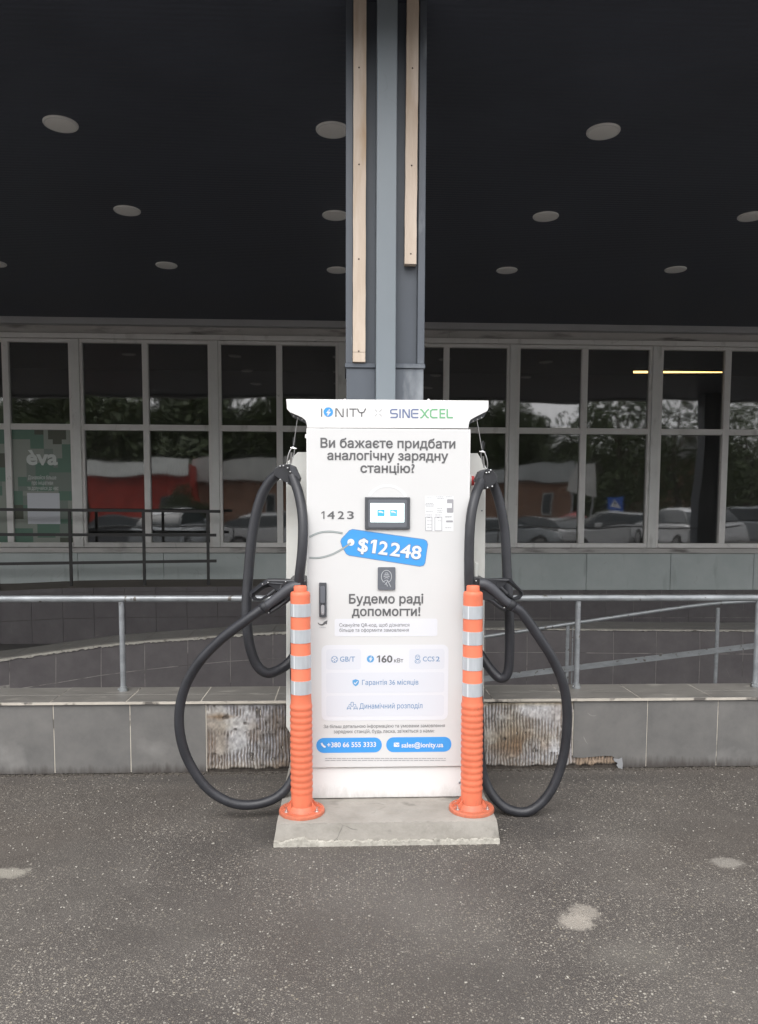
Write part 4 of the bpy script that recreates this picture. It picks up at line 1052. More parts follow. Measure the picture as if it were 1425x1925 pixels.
def one(xr_, yb, yc, th, fl_, m, Y, tilt=0, pivot=None):          # numeral one with a flag: right edge, base, cap
    P = [(xr_-th, yb), (xr_, yb), (xr_, yc), (xr_-th*.9, yc), (xr_-th-fl_, yc+fl_*.75), (xr_-th-fl_, yc+fl_*.75+th*.9), (xr_-th, yc+fl_*.28+th*.55)]
    Q = [dp(*p) for p in P]
    if tilt: Q = [(pivot[0]+(x-pivot[0])*math.cos(tilt)-(z-pivot[1])*math.sin(tilt), pivot[1]+(x-pivot[0])*math.sin(tilt)+(z-pivot[1])*math.cos(tilt)) for x, z in Q]
    bm = NB(); poly(bm, Q, Y); return part('lettering', bm, M[m], parent=sheet)
one(610, 975.5, 961, 2.2, 3.6, 'ink', P3_); one(714.5, 1245, 1232, 2.8, 3.4, 'ink', P3_)
def panel(xa, xb_, ya, yb, r, m, Y, name='print_panel'):
    bm = NB(); poly(bm, rrect(dx(xa), dx(xb_), dz(yb), dz(ya), r*U), Y); return part(name, bm, M[m], parent=sheet)
panel(629, 823, 1163, 1196, 4, 'panel_print', P2_); panel(604, 844.5, 1212, 1354, 12, 'panel_print', P2_-.0001)
panel(613, 679, 1220, 1258, 5, 'panel_print2', P2_-.0004); panel(770, 837, 1220, 1258, 5, 'panel_print2', P2_-.0004)
panel(613, 837, 1264, 1302, 5, 'panel_print2', P2_-.0004); panel(613, 837, 1307, 1346, 5, 'panel_print2', P2_-.0004)
txt('Скануйте QR-код, щоб дізнатися', 638, 770, 1178, 1171.5, 'ink', 0); txt('більше та оформити замовлення', 638, 769, 1187.5, 1181, 'ink', 0)
txt('GB/T', 639, 667.5, 1243.5, 1234, 'steel_blue', .006); txt('60', 717.5, 738.5, 1245, 1232, 'ink', .025); txt('кВт', 741.5, 759, 1245, 1237.5, 'ink', .01)
txt('CCS', 796, 818, 1243, 1234, 'steel_blue', .006); txt('2', 820.5, 828, 1243, 1234, 'steel_blue', .006)
txt('Гарантія 36 місяців', 681, 788, 1287, 1278, 'steel_blue', .006); txt('Динамічний розподіл', 676, 796, 1331.5, 1322, 'steel_blue', .006)
txt('За більш детальною інформацією та умовами замовлення', 608, 839, 1367.5, 1361.5, 'ink', 0); txt("зарядних станцій, будь ласка, зв'яжіться з нами:", 627, 819, 1377.5, 1371, 'ink', 0)
bm = NB()
for a, b_ in ((594, 719), (727.5, 852)): poly(bm, rrect(dx(a), dx(b_), dz(1414), dz(1386), 13.9*U, 10), P2_)
part('button_print', bm, M['blue'], parent=sheet)
txt('+380 66 555 3333', 614.5, 708, 1404, 1395, 'pure_white', .02); txt('sales@ionity.ua', 756.5, 836.5, 1404.5, 1395.5, 'pure_white', .02)
# pictograms
def icons():
    bm = NB()
    ribbon(bm, [dp(a, b_) for a, b_ in ((604.5, 1396.5), (606, 1400), (609, 1403), (612, 1404))], 3.4*U, P3_)
    x0, x1, z0, z1 = dx(742), dx(752.5), dz(1404), dz(1396); poly(bm, rrect(x0, x1, z0, z1, .002), P3_)
    part('pictogram', bm, M['pure_white'], parent=sheet)
    bm = NB(); ribbon(bm, [dp(a, b_, DY) for a, b_ in ((742.5, 1397), (747.2, 1401), (752, 1397))], .9*U, P4_); part('pictogram', bm, M['blue'], parent=sheet)
    def bolt(cx_, cy_, r, Y):
        bm = NB(); poly(bm, circ(dx(cx_), dz(cy_), r*U), Y); part('pictogram', bm, M['blue_ink'] if r < 8 else M['blue'], parent=sheet)
        bm = NB(); k_ = r/8.5
        poly(bm, [dp(cx_+a*k_, cy_+b_*k_, DY) for a, b_ in ((.5, -6), (-4.5, 1.2), (-1.2, 1.0), (-2.4, 6.6), (-.6, 5.5), (1.2, -1.6), (-1.0, -1.2))], Y-.0005)
        poly(bm, [dp(cx_+a*k_, cy_+b_*k_, DY) for a, b_ in ((2.6, -6.6), (1.2, -1.0), (4.6, -1.4), (-.4, 6.0), (1.0, .9), (-.3, 1.0), (.9, -5.5))], Y-.0006)
        part('pictogram', bm, M['pure_white'], parent=sheet)
    bolt(696.8, 1238.5, 6.8, P3_)
    bm = NB(); ribbon(bm, circ(dx(628.7), dz(1239), 6.0*U), 1.0*U, P3_, closed=True)
    for a, b_ in ((625.5, 1236.5), (632, 1236.5), (625.5, 1241.5), (632, 1241.5), (628.7, 1239), (628.7, 1243)): poly(bm, circ(dx(a), dz(b_), 1.1*U, 8), P3_)
    ribbon(bm, circ(dx(786), dz(1235.5), 4.2*U), 1.0*U, P3_, closed=True); ribbon(bm, rrect(dx(781.3), dx(791), dz(1246.5), dz(1240.5), 2.6*U), 1.0*U, P3_, closed=True)
    for a, b_ in ((784.5, 1234.5), (787.5, 1234.5), (786, 1237), (784, 1243.5), (788.4, 1243.5)): poly(bm, circ(dx(a), dz(b_), .9*U, 8), P3_)
    part('pictogram', bm, M['steel_blue'], parent=sheet)
    bm = NB(); poly(bm, [dp(*p, DY) for p in ((662.5, 1279), (668.5, 1276.5), (674.8, 1279), (674.6, 1284), (672.3, 1287.6), (668.6, 1290), (665, 1287.6), (662.8, 1284))], P3_); part('pictogram', bm, M['blue_ink'], parent=sheet)
    bm = NB(); ribbon(bm, [dp(*p, DY) for p in ((665.4, 1283), (667.8, 1285.6), (672.2, 1280.6))], 1.4*U, P4_); part('pictogram', bm, M['pure_white'], parent=sheet)
    bm = NB(); ribbon(bm, rrect(dx(660), dx(664.5), dz(1327), dz(1319.5), .7*U), 1.1*U, P3_, closed=True)
    ribbon(bm, [dp(*p, DY) for p in ((659.5, 1324), (656.5, 1324), (655.5, 1328))], .9*U, P3_); ribbon(bm, [dp(*p, DY) for p in ((665, 1324), (668.5, 1324), (669.3, 1328))], .9*U, P3_)
    for c_ in (656, 668.5):
        ribbon(bm, [dp(*p, DY) for p in ((c_-3.4, 1334), (c_-3.4, 1331.5), (c_-2.2, 1328.8), (c_+2.2, 1328.8), (c_+3.4, 1331.5), (c_+3.4, 1334))], 1.0*U, P3_)
        ribbon(bm, [dp(*p, DY) for p in ((c_-3.4, 1332), (c_+3.4, 1332))], 1.2*U, P3_)
    part('pictogram', bm, M['steel_blue'], parent=sheet)
    # open arrow under the lock
    bm = NB(); P = catmull([(*dp(597.5, 1170.5), 0), (*dp(601.5, 1174), 0), (*dp(607, 1174), 0), (*dp(612, 1169.5), 0)], 5)
    for i, (a, c_) in enumerate(zip(P, P[1:])): ribbon(bm, [(a.x, a.y), (c_.x, c_.y)], (1.0+3.6*(i+1)/len(P))*U, P3_)
    poly(bm, [dp(*p, DY) for p in ((608, 1169.3), (615.5, 1166), (614.5, 1174))], P3_-.0001); part('pictogram', bm, M['ink'], parent=sheet)
    txt('OPEN', 600.5, 612, 1180.5, 1178, 'ink_light', 0)
    # fine print: illegible lines
    bm = NB(); r_ = random.Random(3)
    for y_, xa, xb_ in ((1425.5, 611, 838), (1429.3, 611, 838)):
        x = xa
        while x < xb_:
            w_ = r_.uniform(3, 11); poly(bm, [dp(x, y_-.7), dp(min(x+w_, xb_), y_-.7), dp(min(x+w_, xb_), y_+.5), dp(x, y_+.5)], P3_); x += w_+1.3
    part('fine_print', bm, M['ink_light'], parent=sheet)
    bolt(617.7, 775.5, 8.6, HY-.0012)
icons()
# pale arc over the screen
bm = NB(); P = [(728+39*math.cos(math.radians(a)), 950-37*math.sin(math.radians(a))) for a in range(25, 156, 6)]
ribbon(bm, [dp(*p) for p in P], 5*U, P2_); part('pale_arc', bm, M['bright_print'], parent=sheet)
# price tag print
tag_pts = [(640.5, 1018), (642, 1013), (657, 997), (663, 995), (797, 1014), (802, 1017), (804, 1023), (799, 1058), (796, 1063), (789, 1064.5), (656, 1044), (651, 1041), (643, 1027)]
bm = NB(); poly(bm, [dp(*p) for p in tag_pts], P2_-.0002); part('price_tag_print', bm, M['blue'], parent=sheet)
bm = NB(); ribbon(bm, [dp(*p) for p in tag_pts], 1.2*U, P2_-.0004, closed=True); part('tag_outline', bm, M['steel_blue'], parent=sheet)
bm = NB(); poly(bm, circ(dx(659.5), dz(1019.5), 6.5*U), P2_-.0005); part('tag_eyelet', bm, M['pure_white'], parent=sheet)
bm = NB()
for wd, yy, mi in ((3.4, P3_-.0001, 1), (2.0, P3_-.0003, 0)):
    for c_ in ([(582, 1009.5), (594, 1003.5), (608, 1000), (625, 999.5), (644, 1002.5)], [(581.5, 1048.5), (600, 1048.5), (622, 1043), (640, 1034), (652, 1026), (659.5, 1020.5)]):
        ribbon(bm, [(p.x, p.y) for p in catmull([(*dp(*q), 0) for q in c_], 6)], wd*U, yy, mi)
part('tag_string', bm, [M['cord_print'], M['cord_dark']], parent=sheet)
tl = math.radians(-7.6); pv = dp(722, 1030)
for s_, xa, xb_, dyy in (('$', 671.5, 692, 0), ('2', 710.5, 729.5, 0), ('248', 732.5, 792.5, 0)):
    txt(s_, xa+.5, xb_+.5, 1043, 1017, 'blue_ink' if 0 else 'steel_blue', .042, P3_-.0002, tl, pv, parent=sheet)
    txt(s_, xa+1.3, xb_-.3, 1042, 1018, 'pure_white', .022, P4_-.0004, tl, pv, parent=sheet)
one(708, 1043.6, 1015.6, 8.2, 5, 'steel_blue', P3_-.0002, tl, pv); one(707.2, 1042.4, 1017, 6.4, 4.6, 'pure_white', P4_-.0004, tl, pv)
# header logos
HYp = HY-.0008
def hd_rib(lst, wd, m, Y=HYp):
    for k in range(len(lst)):
        bm = NB(); ribbon(bm, [dp(a, b_, HY) for a, b_ in lst[k]], wd*U, Y-.00015*(k % 3)); part('letter_stroke', bm, M[m], parent=hd)
t0, t1 = 768, 783.5
hd_rib([[(604.6, t0), (604.6, t1)], [(631.5, t1), (631.5, t0+.6), (633.5, t0+.6), (642.5, t1-.6), (645, t1-.6), (645, t0)], [(652.7, t0), (652.7, t1)],
        [(657, t0+1), (670.5, t0+1)], [(663.8, t0+1), (663.8, t1)], [(672, t0), (674.5, t0+6), (676.5, t0+7.6), (682.5, t0+7.6), (684.5, t0+6), (687.5, t0)], [(680, t0+7.6), (680, t1)]], 2.1, 'ink')
hd_rib([[(704.5, 769.5), (709, 774)], [(713, 778), (718, 783)], [(718, 769.5), (713, 774)], [(709, 778), (704.5, 783)]], .9, 'ink_light')
s0, s1, sm_ = 770, 785, 777.5
hd_rib([[(747, s0), (737, s0), (734.5, s0+2), (734.5, sm_-1.5), (737, sm_), (744.5, sm_), (746.8, sm_+1.5), (746.8, s1-2), (744.5, s1-.2), (734, s1-.2)], [(752, s0-1), (752, s1+1)],
        [(757.7, s1+1), (757.7, s0+.5), (759.3, s0+.5), (767.5, s1-.5), (769.3, s1-.5), (769.3, s0-1)], [(787, s0), (776, s0), (774, s0+2), (774, s1-2), (776, s1), (786.5, s1)], [(776, sm_), (786.5, sm_)]], 2.7, 'head_blue')
hd_rib([[(790, s0-.5), (793, s0+1), (803, s1-.5), (806, s1+.8)], [(806.5, s0-.5), (803.5, s0+1), (793.5, s1-.5), (790, s1+.8)], [(822.5, s0), (813, s0), (809.5, s0+2.5), (809.5, s1-2.5), (813, s1), (822.5, s1)],
        [(837, s0), (827.5, s0), (827.5, s1), (837, s1)], [(828.5, sm_), (836.5, sm_)], [(840.8, s0-1), (840.8, s1-1.2), (842, s1), (851.5, s1)]], 2.7, 'head_green')

# screen
sy = DY-.012
bm = NB(); box(bm, dx(685.5), dx(769.5), sy, DY+.001, dz(995), dz(934.5), .003, 2); scr = part('screen', bm, M['bezel'])
bm = NB(); poly(bm, rrect(dx(692), dx(763.5), dz(991), dz(939), 3*U), sy-.0006); part('bezel_recess', bm, M['reader'], parent=scr)
bm = NB(); poly(bm, rrect(dx(695.7), dx(758.7), dz(981.5), dz(946), 1*U), sy-.0012); part('display', bm, M['display'], parent=scr)
bm = NB(); poly(bm, rrect(dx(708.5), dx(722.3), dz(970.5), dz(957.8), 1*U), sy-.0018); part('display_icon', bm, M['display_icon'], parent=scr)
bm = NB(); poly(bm, rrect(dx(732), dx(745.8), dz(970.5), dz(957.8), 1*U), sy-.0018); part('display_icon', bm, M['display_icon2'], parent=scr)
bm = NB()
for c_ in (711, 734.5): poly(bm, [dp(*p) for p in ((c_, 961), (c_+4, 960), (c_+9, 962.5), (c_+9.5, 965), (c_+5, 963.5), (c_+1, 963.5))], sy-.0022)
part('display_symbol', bm, M['pure_white'], parent=scr)
bm = NB()
for xa, xb_, y_ in ((713, 741, 954.3), (699, 706, 979.3), (748, 757, 979.3)):
    x = xa
    while x < xb_: poly(bm, [dp(x, y_-.5), dp(min(x+2.4, xb_), y_-.5), dp(min(x+2.4, xb_), y_+.4), dp(x, y_+.4)], sy-.0018); x += 3
part('display_text', bm, M['ink_light'], parent=scr)
# card reader
bm = NB(); poly_ = rrect(dx(710), dx(743), dz(1108.5), dz(1066), 2*U); prism(bm, poly_, DY-.008, DY+.001, .001); rd = part('card_reader', bm, M['reader'])
bm = NB(); Y_ = DY-.0086
P = [(726.3+9.6*math.cos(math.radians(a)), 1083.5+11.8*math.sin(math.radians(a))) for a in range(-250, 68, 8)]
ribbon(bm, [dp(*p) for p in P], .9*U, Y_)
for i, hw in enumerate((3.2, 5.0, 5.6, 3.6)):
    yy = 1077+i*3; ribbon(bm, [dp(726.5-hw, yy+1), dp(726.5-hw*.4, yy-.4), dp(726.5+hw*.4, yy-.4), dp(726.5+hw, yy+1)], .9*U, Y_)
for P in ([(719.5, 1094), (724, 1091), (727.5, 1090), (729.5, 1092), (726, 1095), (723, 1099)], [(729, 1092), (731, 1096), (733, 1100), (734.5, 1103)], [(723, 1099), (726, 1096.5), (728.5, 1102)]):
    ribbon(bm, [dp(*p) for p in P], .9*U, Y_)
part('reader_symbol', bm, M['ink_light'] if 0 else M['stk'], parent=rd)
# lock handle
bm = NB(); prism(bm, rrect(dx(600), dx(614), dz(1159), dz(1095), 1.5*U), DY-.014, DY+.001, .001); lk = part('lock_handle', bm, M['bezel'])
bm = NB(); prism(bm, rrect(dx(602.5), dx(611), dz(1133), dz(1101), 3*U), DY-.021, DY-.0135, .0015); part('lever', bm, M['reader'], parent=lk)
bm = NB(); prism(bm, rrect(dx(603.7), dx(609.8), dz(1155), dz(1136), 3*U), DY-.019, DY-.0135, .001); part('key_cover', bm, M['ink_light'], parent=lk)
v = at(606.7, 1151.5, DY); bm = NB(); ball(bm, (v.x, DY-.019, v.z), .0035); part('key_hole', bm, M['chrome'], parent=lk)
# instruction sticker
bm = NB(); poly(bm, [dp(*p) for p in ((799, 932), (852.5, 932.5), (852.5, 999), (799, 998.5))], P2_); stk = part('instruction_sticker', bm, M['bright_print'])
bm = NB()
def dash(xa, xb_, y_, h=.9):
    x = xa; r_ = random.Random(int(xa*7+y_*13))
    while x < xb_: w_ = r_.uniform(1.5, 4); poly(bm, [dp(x, y_-h/2), dp(min(x+w_, xb_), y_-h/2), dp(min(x+w_, xb_), y_+h/2), dp(x, y_+h/2)], P3_, 0); x += w_+.9
for q in ((803, 812, 936), (800.5, 815, 946.5), (799.5, 815.5, 949), (801, 815, 951.5), (801, 814, 961), (820, 834, 934), (822, 834, 937), (838, 849, 934), (799.5, 812, 968), (818, 830, 968), (822, 832, 956), (822, 832, 960), (822, 832, 963), (836, 850, 970.5), (837, 849, 972), (803, 812, 979), (803, 812, 986), (803, 812, 991), (823, 829, 979), (837, 848, 992)): dash(*q)
for a, b_, c_, d in ((800, 812, 972, 997.5), (817.5, 830.5, 972, 997.5)):
    ribbon(bm, [dp(a, c_), dp(b_, c_), dp(b_, d), dp(a, d)], 1.0*U, P3_, closed=True); dash(a+4, b_-4, c_+1, 1.2)
poly(bm, rrect(dx(838.5), dx(850.5), dz(963.5), dz(938), 2*U), P3_); poly(bm, rrect(dx(837), dx(850), dz(981.5), dz(978), 1.6*U), P3_)
part('sticker_print', bm, M['ink_light'], parent=stk)
bm = NB(); poly(bm, [dp(839.5, 946), dp(849.5, 946), dp(849.5, 955), dp(839.5, 955)], P4_); part('sticker_print', bm, M['bright_print'], parent=stk)
# emergency button on the right cabinet
v = at(885, 904, 3.60); bm = NB(); tube(bm, [Vector((xR-.01, 3.585, v.z)), Vector((v.x-.002, 3.585, v.z))], [.017, .015], 18); tube(bm, [Vector((v.x-.002, 3.585, v.z)), Vector((v.x+.012, 3.585, v.z))], [.024, .022], 18); part('emergency_button', bm, M['clear_red'], smooth=True)
bm = NB(); tube(bm, [Vector((v.x-.012, 3.585, v.z)), Vector((v.x-.004, 3.585, v.z))], [.034, .034], 20); part('button_guard', bm, M['clear_shell'], smooth=True)
# door hinge lugs on the edges
bm = NB()
v = at(576, 819, DY+.02); box(bm, v.x-.006, v.x+.004, DY+.012, DY+.028, v.z-.012, v.z+.006, .002)
part('hinge_lug', bm, M['white'])

# cables
def cable(pts_, r=.0275, n_=10):
    P = catmull([at(a, b_, Y) for a, b_, Y in pts_], n_)
    bm = NB(); tube(bm, P, r, 18); return part('cable', bm, M['cable'], smooth=True)
cable([(566, 1208, 3.60), (548, 1240, 3.56), (527, 1258, 3.53), (502, 1265, 3.50), (481, 1247, 3.49), (468, 1205, 3.49), (463.5, 1150, 3.50), (467, 1080, 3.52), (475, 1000, 3.53), (489, 940, 3.53), (507, 906, 3.52), (527, 888, 3.50)], .0235)
cable([(550, 895, 3.48), (562, 930, 3.43), (569, 975, 3.38), (568.5, 1030, 3.355), (562.5, 1090, 3.355), (557, 1150, 3.39), (554, 1240, 3.43), (556, 1340, 3.45), (559, 1420, 3.47), (549, 1466, 3.46), (521, 1498, 3.44), (478, 1512.5, 3.43), (432, 1508, 3.42), (388, 1480, 3.42), (353, 1428, 3.41), (337.5, 1370, 3.40), (342, 1310, 3.39), (369, 1252, 3.37), (413, 1204, 3.35), (460, 1168, 3.33), (492, 1145, 3.33)], .0220, 10)
cable([(884, 1205, 3.60), (902, 1229, 3.55), (922, 1258, 3.52), (941, 1275, 3.50), (955, 1262, 3.49), (958, 1215, 3.49), (957, 1150, 3.50), (953, 1070, 3.52), (949, 1000, 3.53), (939, 945, 3.53), (929, 915, 3.52), (921, 900, 3.50)], .0225)
cable([(904, 905, 3.46), (893, 935, 3.40), (885, 975, 3.365), (882, 1030, 3.35), (882, 1100, 3.35), (886, 1160, 3.385), (896, 1250, 3.43), (901, 1340, 3.45), (903, 1420, 3.46), (911, 1465, 3.46), (930, 1500, 3.44), (958, 1522, 3.42), (996, 1524, 3.41), (1032, 1492, 3.41), (1056, 1435, 3.41), (1066, 1365, 3.40), (1062, 1300, 3.38), (1042, 1245, 3.36), (1008, 1190, 3.34), (981, 1152, 3.33), (967, 1141, 3.33)], .0220, 10)
# cable clamps with bolts, tether wires and snap hooks
def clamp(pts_, pts2, bolts, Y=3.47):
    bm = NB(); prism(bm, [dp(a, b_, Y) for a, b_ in pts_], Y, Y+.06, .0025); c = part('cable_clamp', bm, M['black_plastic'])
    bm = NB(); prism(bm, [dp(a, b_, Y) for a, b_ in pts2], Y-.010, Y+.064, .003); part('clamp_boss', bm, M['gunlight'], parent=c)
    bm = NB()
    for a, b_ in bolts: v = at(a, b_, Y); ball(bm, (v.x, Y-.006, v.z), .0042, 8)
    part('bolts', bm, M['chrome'], parent=c)
clamp([(516, 880), (529, 873), (545, 872), (556, 877), (565.5, 899), (563, 906), (551, 914), (546, 913), (521, 897), (514, 893)], [(546, 873.5), (555.5, 877.5), (565, 899), (562, 905.5), (554, 902), (545.5, 884)], [(527, 876.5), (533, 876), (541, 880), (546, 887), (527, 902), (539.5, 908.5)])
clamp([(907, 883), (917, 881), (926, 884), (934, 893), (935, 905), (924, 915), (914, 920), (906, 919), (896, 905), (903, 886)], [(901.5, 886), (911, 883.5), (906, 900), (909, 911), (903, 909), (893.5, 903.5)], [(914, 889), (919, 888), (922, 884), (916, 917), (925, 914.5)])
def tether(a, b_, c_, sgn):
    A, B, Cc_ = at(*a, DY+.03), at(*b_, 3.46), at(*c_, 3.48)
    bm = NB(); tube(bm, [A, B], .0016, 6); bar(bm, B+Vector((-.013, 0, -.002)), B+Vector((.013, 0, -.006)), .0035, 8); w_ = part('tether_wire', bm, M['chrome'], smooth=True)
    mid = (B+Cc_)/2; d = (Cc_-B); L_ = d.length
    ax = d.normalized(); sd_ = Vector((ax.z, 0, -ax.x))
    P = [mid+ax*(math.sin(t)*L_*.52)+sd_*(math.cos(t)*.012) for t in np.linspace(0, 2*math.pi, 20, endpoint=False)]
    bm = NB(); tube(bm, P, .0026, 6, closed=True); tube(bm, [mid-ax*L_*.2+sd_*.002, mid+ax*L_*.42-sd_*.010*sgn], .0045, 8); part('snap_hook', bm, M['chrome'], smooth=True)
    bm = NB(); bar(bm, B+Vector((.002, 0, .045)), B+Vector((0, 0, .004)), .004, 8); bar(bm, B+Vector((.012, 0, .04)), B+Vector((.004, 0, .0)), .0014, 6); part('wire_crimp', bm, M['black_plastic'], parent=w_)
tether((559, 788), (551.5, 841), (542, 873), 1); tether((896.5, 790), (906.5, 848), (914.5, 880), -1)

# charging connectors
def part_ring(outer, inner, Y, root):                       # moulded D-shaped handle
    bm = NB(); n_ = len(outer)
    O = [dp(a, b_, Y) for a, b_ in outer]; I = [dp(a, b_, Y) for a, b_ in inner]
    cx_, cz_ = sum(p[0] for p in I)/n_, sum(p[1] for p in I)/n_
    I2 = [(p[0]+(q[0]-p[0])*.0, p[1]) for p, q in zip(I, O)]; M_ = [((p[0]+q[0])/2, (p[1]+q[1])/2) for p, q in zip(I, O)]
    ys = [(O, Y+.004, 0), (M_, Y-.016, 0), (I2, Y+.002, 0), (I2, Y+.026, 0), (O, Y+.026, 0)]
    R_ = [[bm.verts.new((p[0], y_, p[1])) for p in L_] for L_, y_, _ in ys]
    for k in range(5):
        A, B = R_[k], R_[(k+1) % 5]
        for i in range(n_): bm.faces.new((A[i], A[(i+1) % n_], B[(i+1) % n_], B[i]))
    part('handle_loop', bm, M['gun'], smooth=True, parent=root); return root
def gun(side):
    Y = 3.36; s_ = 1 if side == 'l' else -1
    root = None
    if side == 'l':
        plate = [(503, 1088.5), (577, 1090), (577, 1112), (560, 1124), (536, 1128), (528, 1112), (512, 1100), (500, 1096)]
        loop = [(545, 1092), (505, 1091.5), (492, 1097), (480, 1107), (471.5, 1113.5), (470, 1119), (476, 1126), (484, 1129.5), (491, 1127), (500, 1117), (512, 1106)]
        grip = [(566, 1101), (552, 1103.5), (540, 1110), (526, 1120.5), (511, 1132), (495, 1143.5)]; gr = [.024, .026, .0255, .0235, .0215, .020]
        outer = [(545, 1089), (503, 1088), (488, 1097), (469, 1113), (469, 1121), (477, 1129), (490, 1130.5), (503, 1124), (520, 1113), (545, 1102)]; inner = [(516, 1106.5), (508, 1103), (499, 1105), (479, 1118.5), (478.5, 1122.5), (483, 1126), (489, 1126.5), (497, 1121), (505, 1115), (512, 1110)]
        trig = [(517, 1109), (503, 1120)]; bolts = [(504, 1095), (537, 1093.5), (493.5, 1098), (491.5, 1137), (505, 1152)]
        guard = [(560, 1118), (545, 1124), (528, 1137), (507, 1151)]
    else:
        plate = [(889, 1086), (893, 1089), (960, 1088), (940, 1104), (935, 1126), (917, 1127.5), (897, 1126), (889, 1124)]
        loop = [(925, 1090), (958, 1090), (967, 1098), (977, 1108), (982, 1114.5), (981.5, 1121), (974, 1127.5), (964, 1126.5), (955, 1117), (946, 1105)]
        grip = [(900, 1097), (912, 1099), (924, 1106.5), (937, 1118), (949, 1129), (963, 1139)]; gr = [.022, .024, .024, .0225, .021, .020]
        outer = [(925, 1088), (960, 1087), (969, 1097), (984, 1112), (984.5, 1119), (977, 1127.5), (965, 1129), (953, 1122), (938, 1110), (925, 1102)]; inner = [(941, 1097), (950, 1095.5), (958, 1097.5), (977, 1114), (977.5, 1118.5), (972, 1123), (966, 1124), (958, 1118), (950, 1110.5), (943, 1104)]
        trig = [(941, 1104), (953, 1116)]; bolts = [(961, 1129.5), (948, 1142.5), (895, 1092)]
        guard = [(905, 1121), (924, 1129), (937, 1139), (950, 1146)]
    bm = NB(); prism(bm, [dp(a, b_, Y) for a, b_ in plate], Y-.012, Y+.035, .006); root = part('charging_connector', bm, M['gun'])
    root = part_ring(outer, inner, Y, root)
    P = catmull([at(a, b_, Y-.006) for a, b_ in grip], 6); R_ = list(np.interp(np.linspace(0, len(grip)-1, len(P)), range(len(gr)), gr))
    bm = NB(); tube(bm, P, R_, 18); part('grip', bm, M['gunlight'], smooth=True, parent=root)
    bm = NB(); tube(bm, [at(a, b_, Y-.01) for a, b_ in trig], .008, 10); part('trigger', bm, M['black_plastic'], smooth=True, parent=root)
    bm = NB(); tube(bm, catmull([at(a, b_, Y+.008) for a, b_ in guard], 5), .012, 10, flat=1.6); part('lower_shell', bm, M['gun'], smooth=True, parent=root)
    bm = NB()
    for a, b_ in bolts: v = at(a, b_, Y-.014); ball(bm, v, .0034, 8)
    part('screws', bm, M['chrome'], parent=root)
    e = P[-1]; d = (P[-1]-P[-3]).normalized()
    bm = NB(); tube(bm, [e-d*.02, e+d*.004, e+d*.01], [.0265, .0265, .023], 18); part('strain_relief', bm, M['black_plastic'], smooth=True, parent=root)
    # holster socket joined to the cabinet
    hx = at(560 if side == 'l' else 899, 1102, 3.46)
    bm = NB(); box(bm, hx.x-.036, hx.x+.036, 3.405, 3.62, hx.z-.05, hx.z+.035, .008, 2); part('holster', bm, M['black_plastic'])
gun('l'); gun('r')
# coiled white holder on the right cabinet
v = at(893, 1075, 3.6); bm = NB(); box(bm, v.x-.010, v.x+.010, 3.56, 3.62, v.z-.03, v.z+.05, .008, 2); part('cable_holder', bm, M['white_side'])

# small loose stones and litter near the pad
r_ = random.Random(9)
spots = [(484, 1542), (943, 1560), (949, 1562), (128*0+505, 1582), (613, 1528*0+1655), (600, 1790), (830, 1440+230), (1252, 1640), (1180, 1640), (1226, 1870), (70, 1575), (1005, 1678)]
bm = NB()
for px, py in spots:
    p = atz(px, py, 0); m_ = Matrix.Translation((p.x, p.y, .002))@Matrix.Rotation(r_.uniform(0, 3), 4, 'Z')@Matrix.Diagonal((1, .7, .5, 1))
    bmesh.ops.create_icosphere(bm, subdivisions=1, radius=r_.uniform(.003, .006), matrix=m_)
for _ in range(1500):                                       # aggregate picked out of the surface
    x = r_.uniform(-2.2, 2.4); y_ = r_.uniform(1.9, 4.0)
    if y_ > 3.12 and -.5 < x < .75: continue
    m_ = Matrix.Translation((x, y_, .0005))@Matrix.Rotation(r_.uniform(0, 3), 4, 'Z')@Matrix.Diagonal((1, .65, .45, 1))
    bmesh.ops.create_icosphere(bm, subdivisions=1, radius=abs(r_.gauss(.0028, .001))+.001, matrix=m_)
o = obj('loose_gravel', bm, mat('pale_grit', (.26, .24, .205), .8, col2=(.42, .40, .36), vscale=90)); o['kind'] = 'stuff'; o['label'] = 'tiny pale stones scattered on the asphalt'
# soil line where the asphalt meets the low wall
bm = NB()
for _ in range(900):
    x = r_.uniform(-2.6, 2.9); y_ = WY-abs(r_.gauss(0, .014))
    m_ = Matrix.Translation((x, y_, .001))@Matrix.Rotation(r_.uniform(0, 3), 4, 'Z')@Matrix.Diagonal((1.6, .8, .5, 1))
    bmesh.ops.create_icosphere(bm, subdivisions=1, radius=r_.uniform(.003, .011), matrix=m_)
o = obj('soil', bm, mat('dark_soil', (.05, .043, .037), .95, col2=(.085, .075, .062), vscale=40)); o['kind'] = 'stuff'; o['label'] = 'dark dirt gathered along the foot of the low wall'

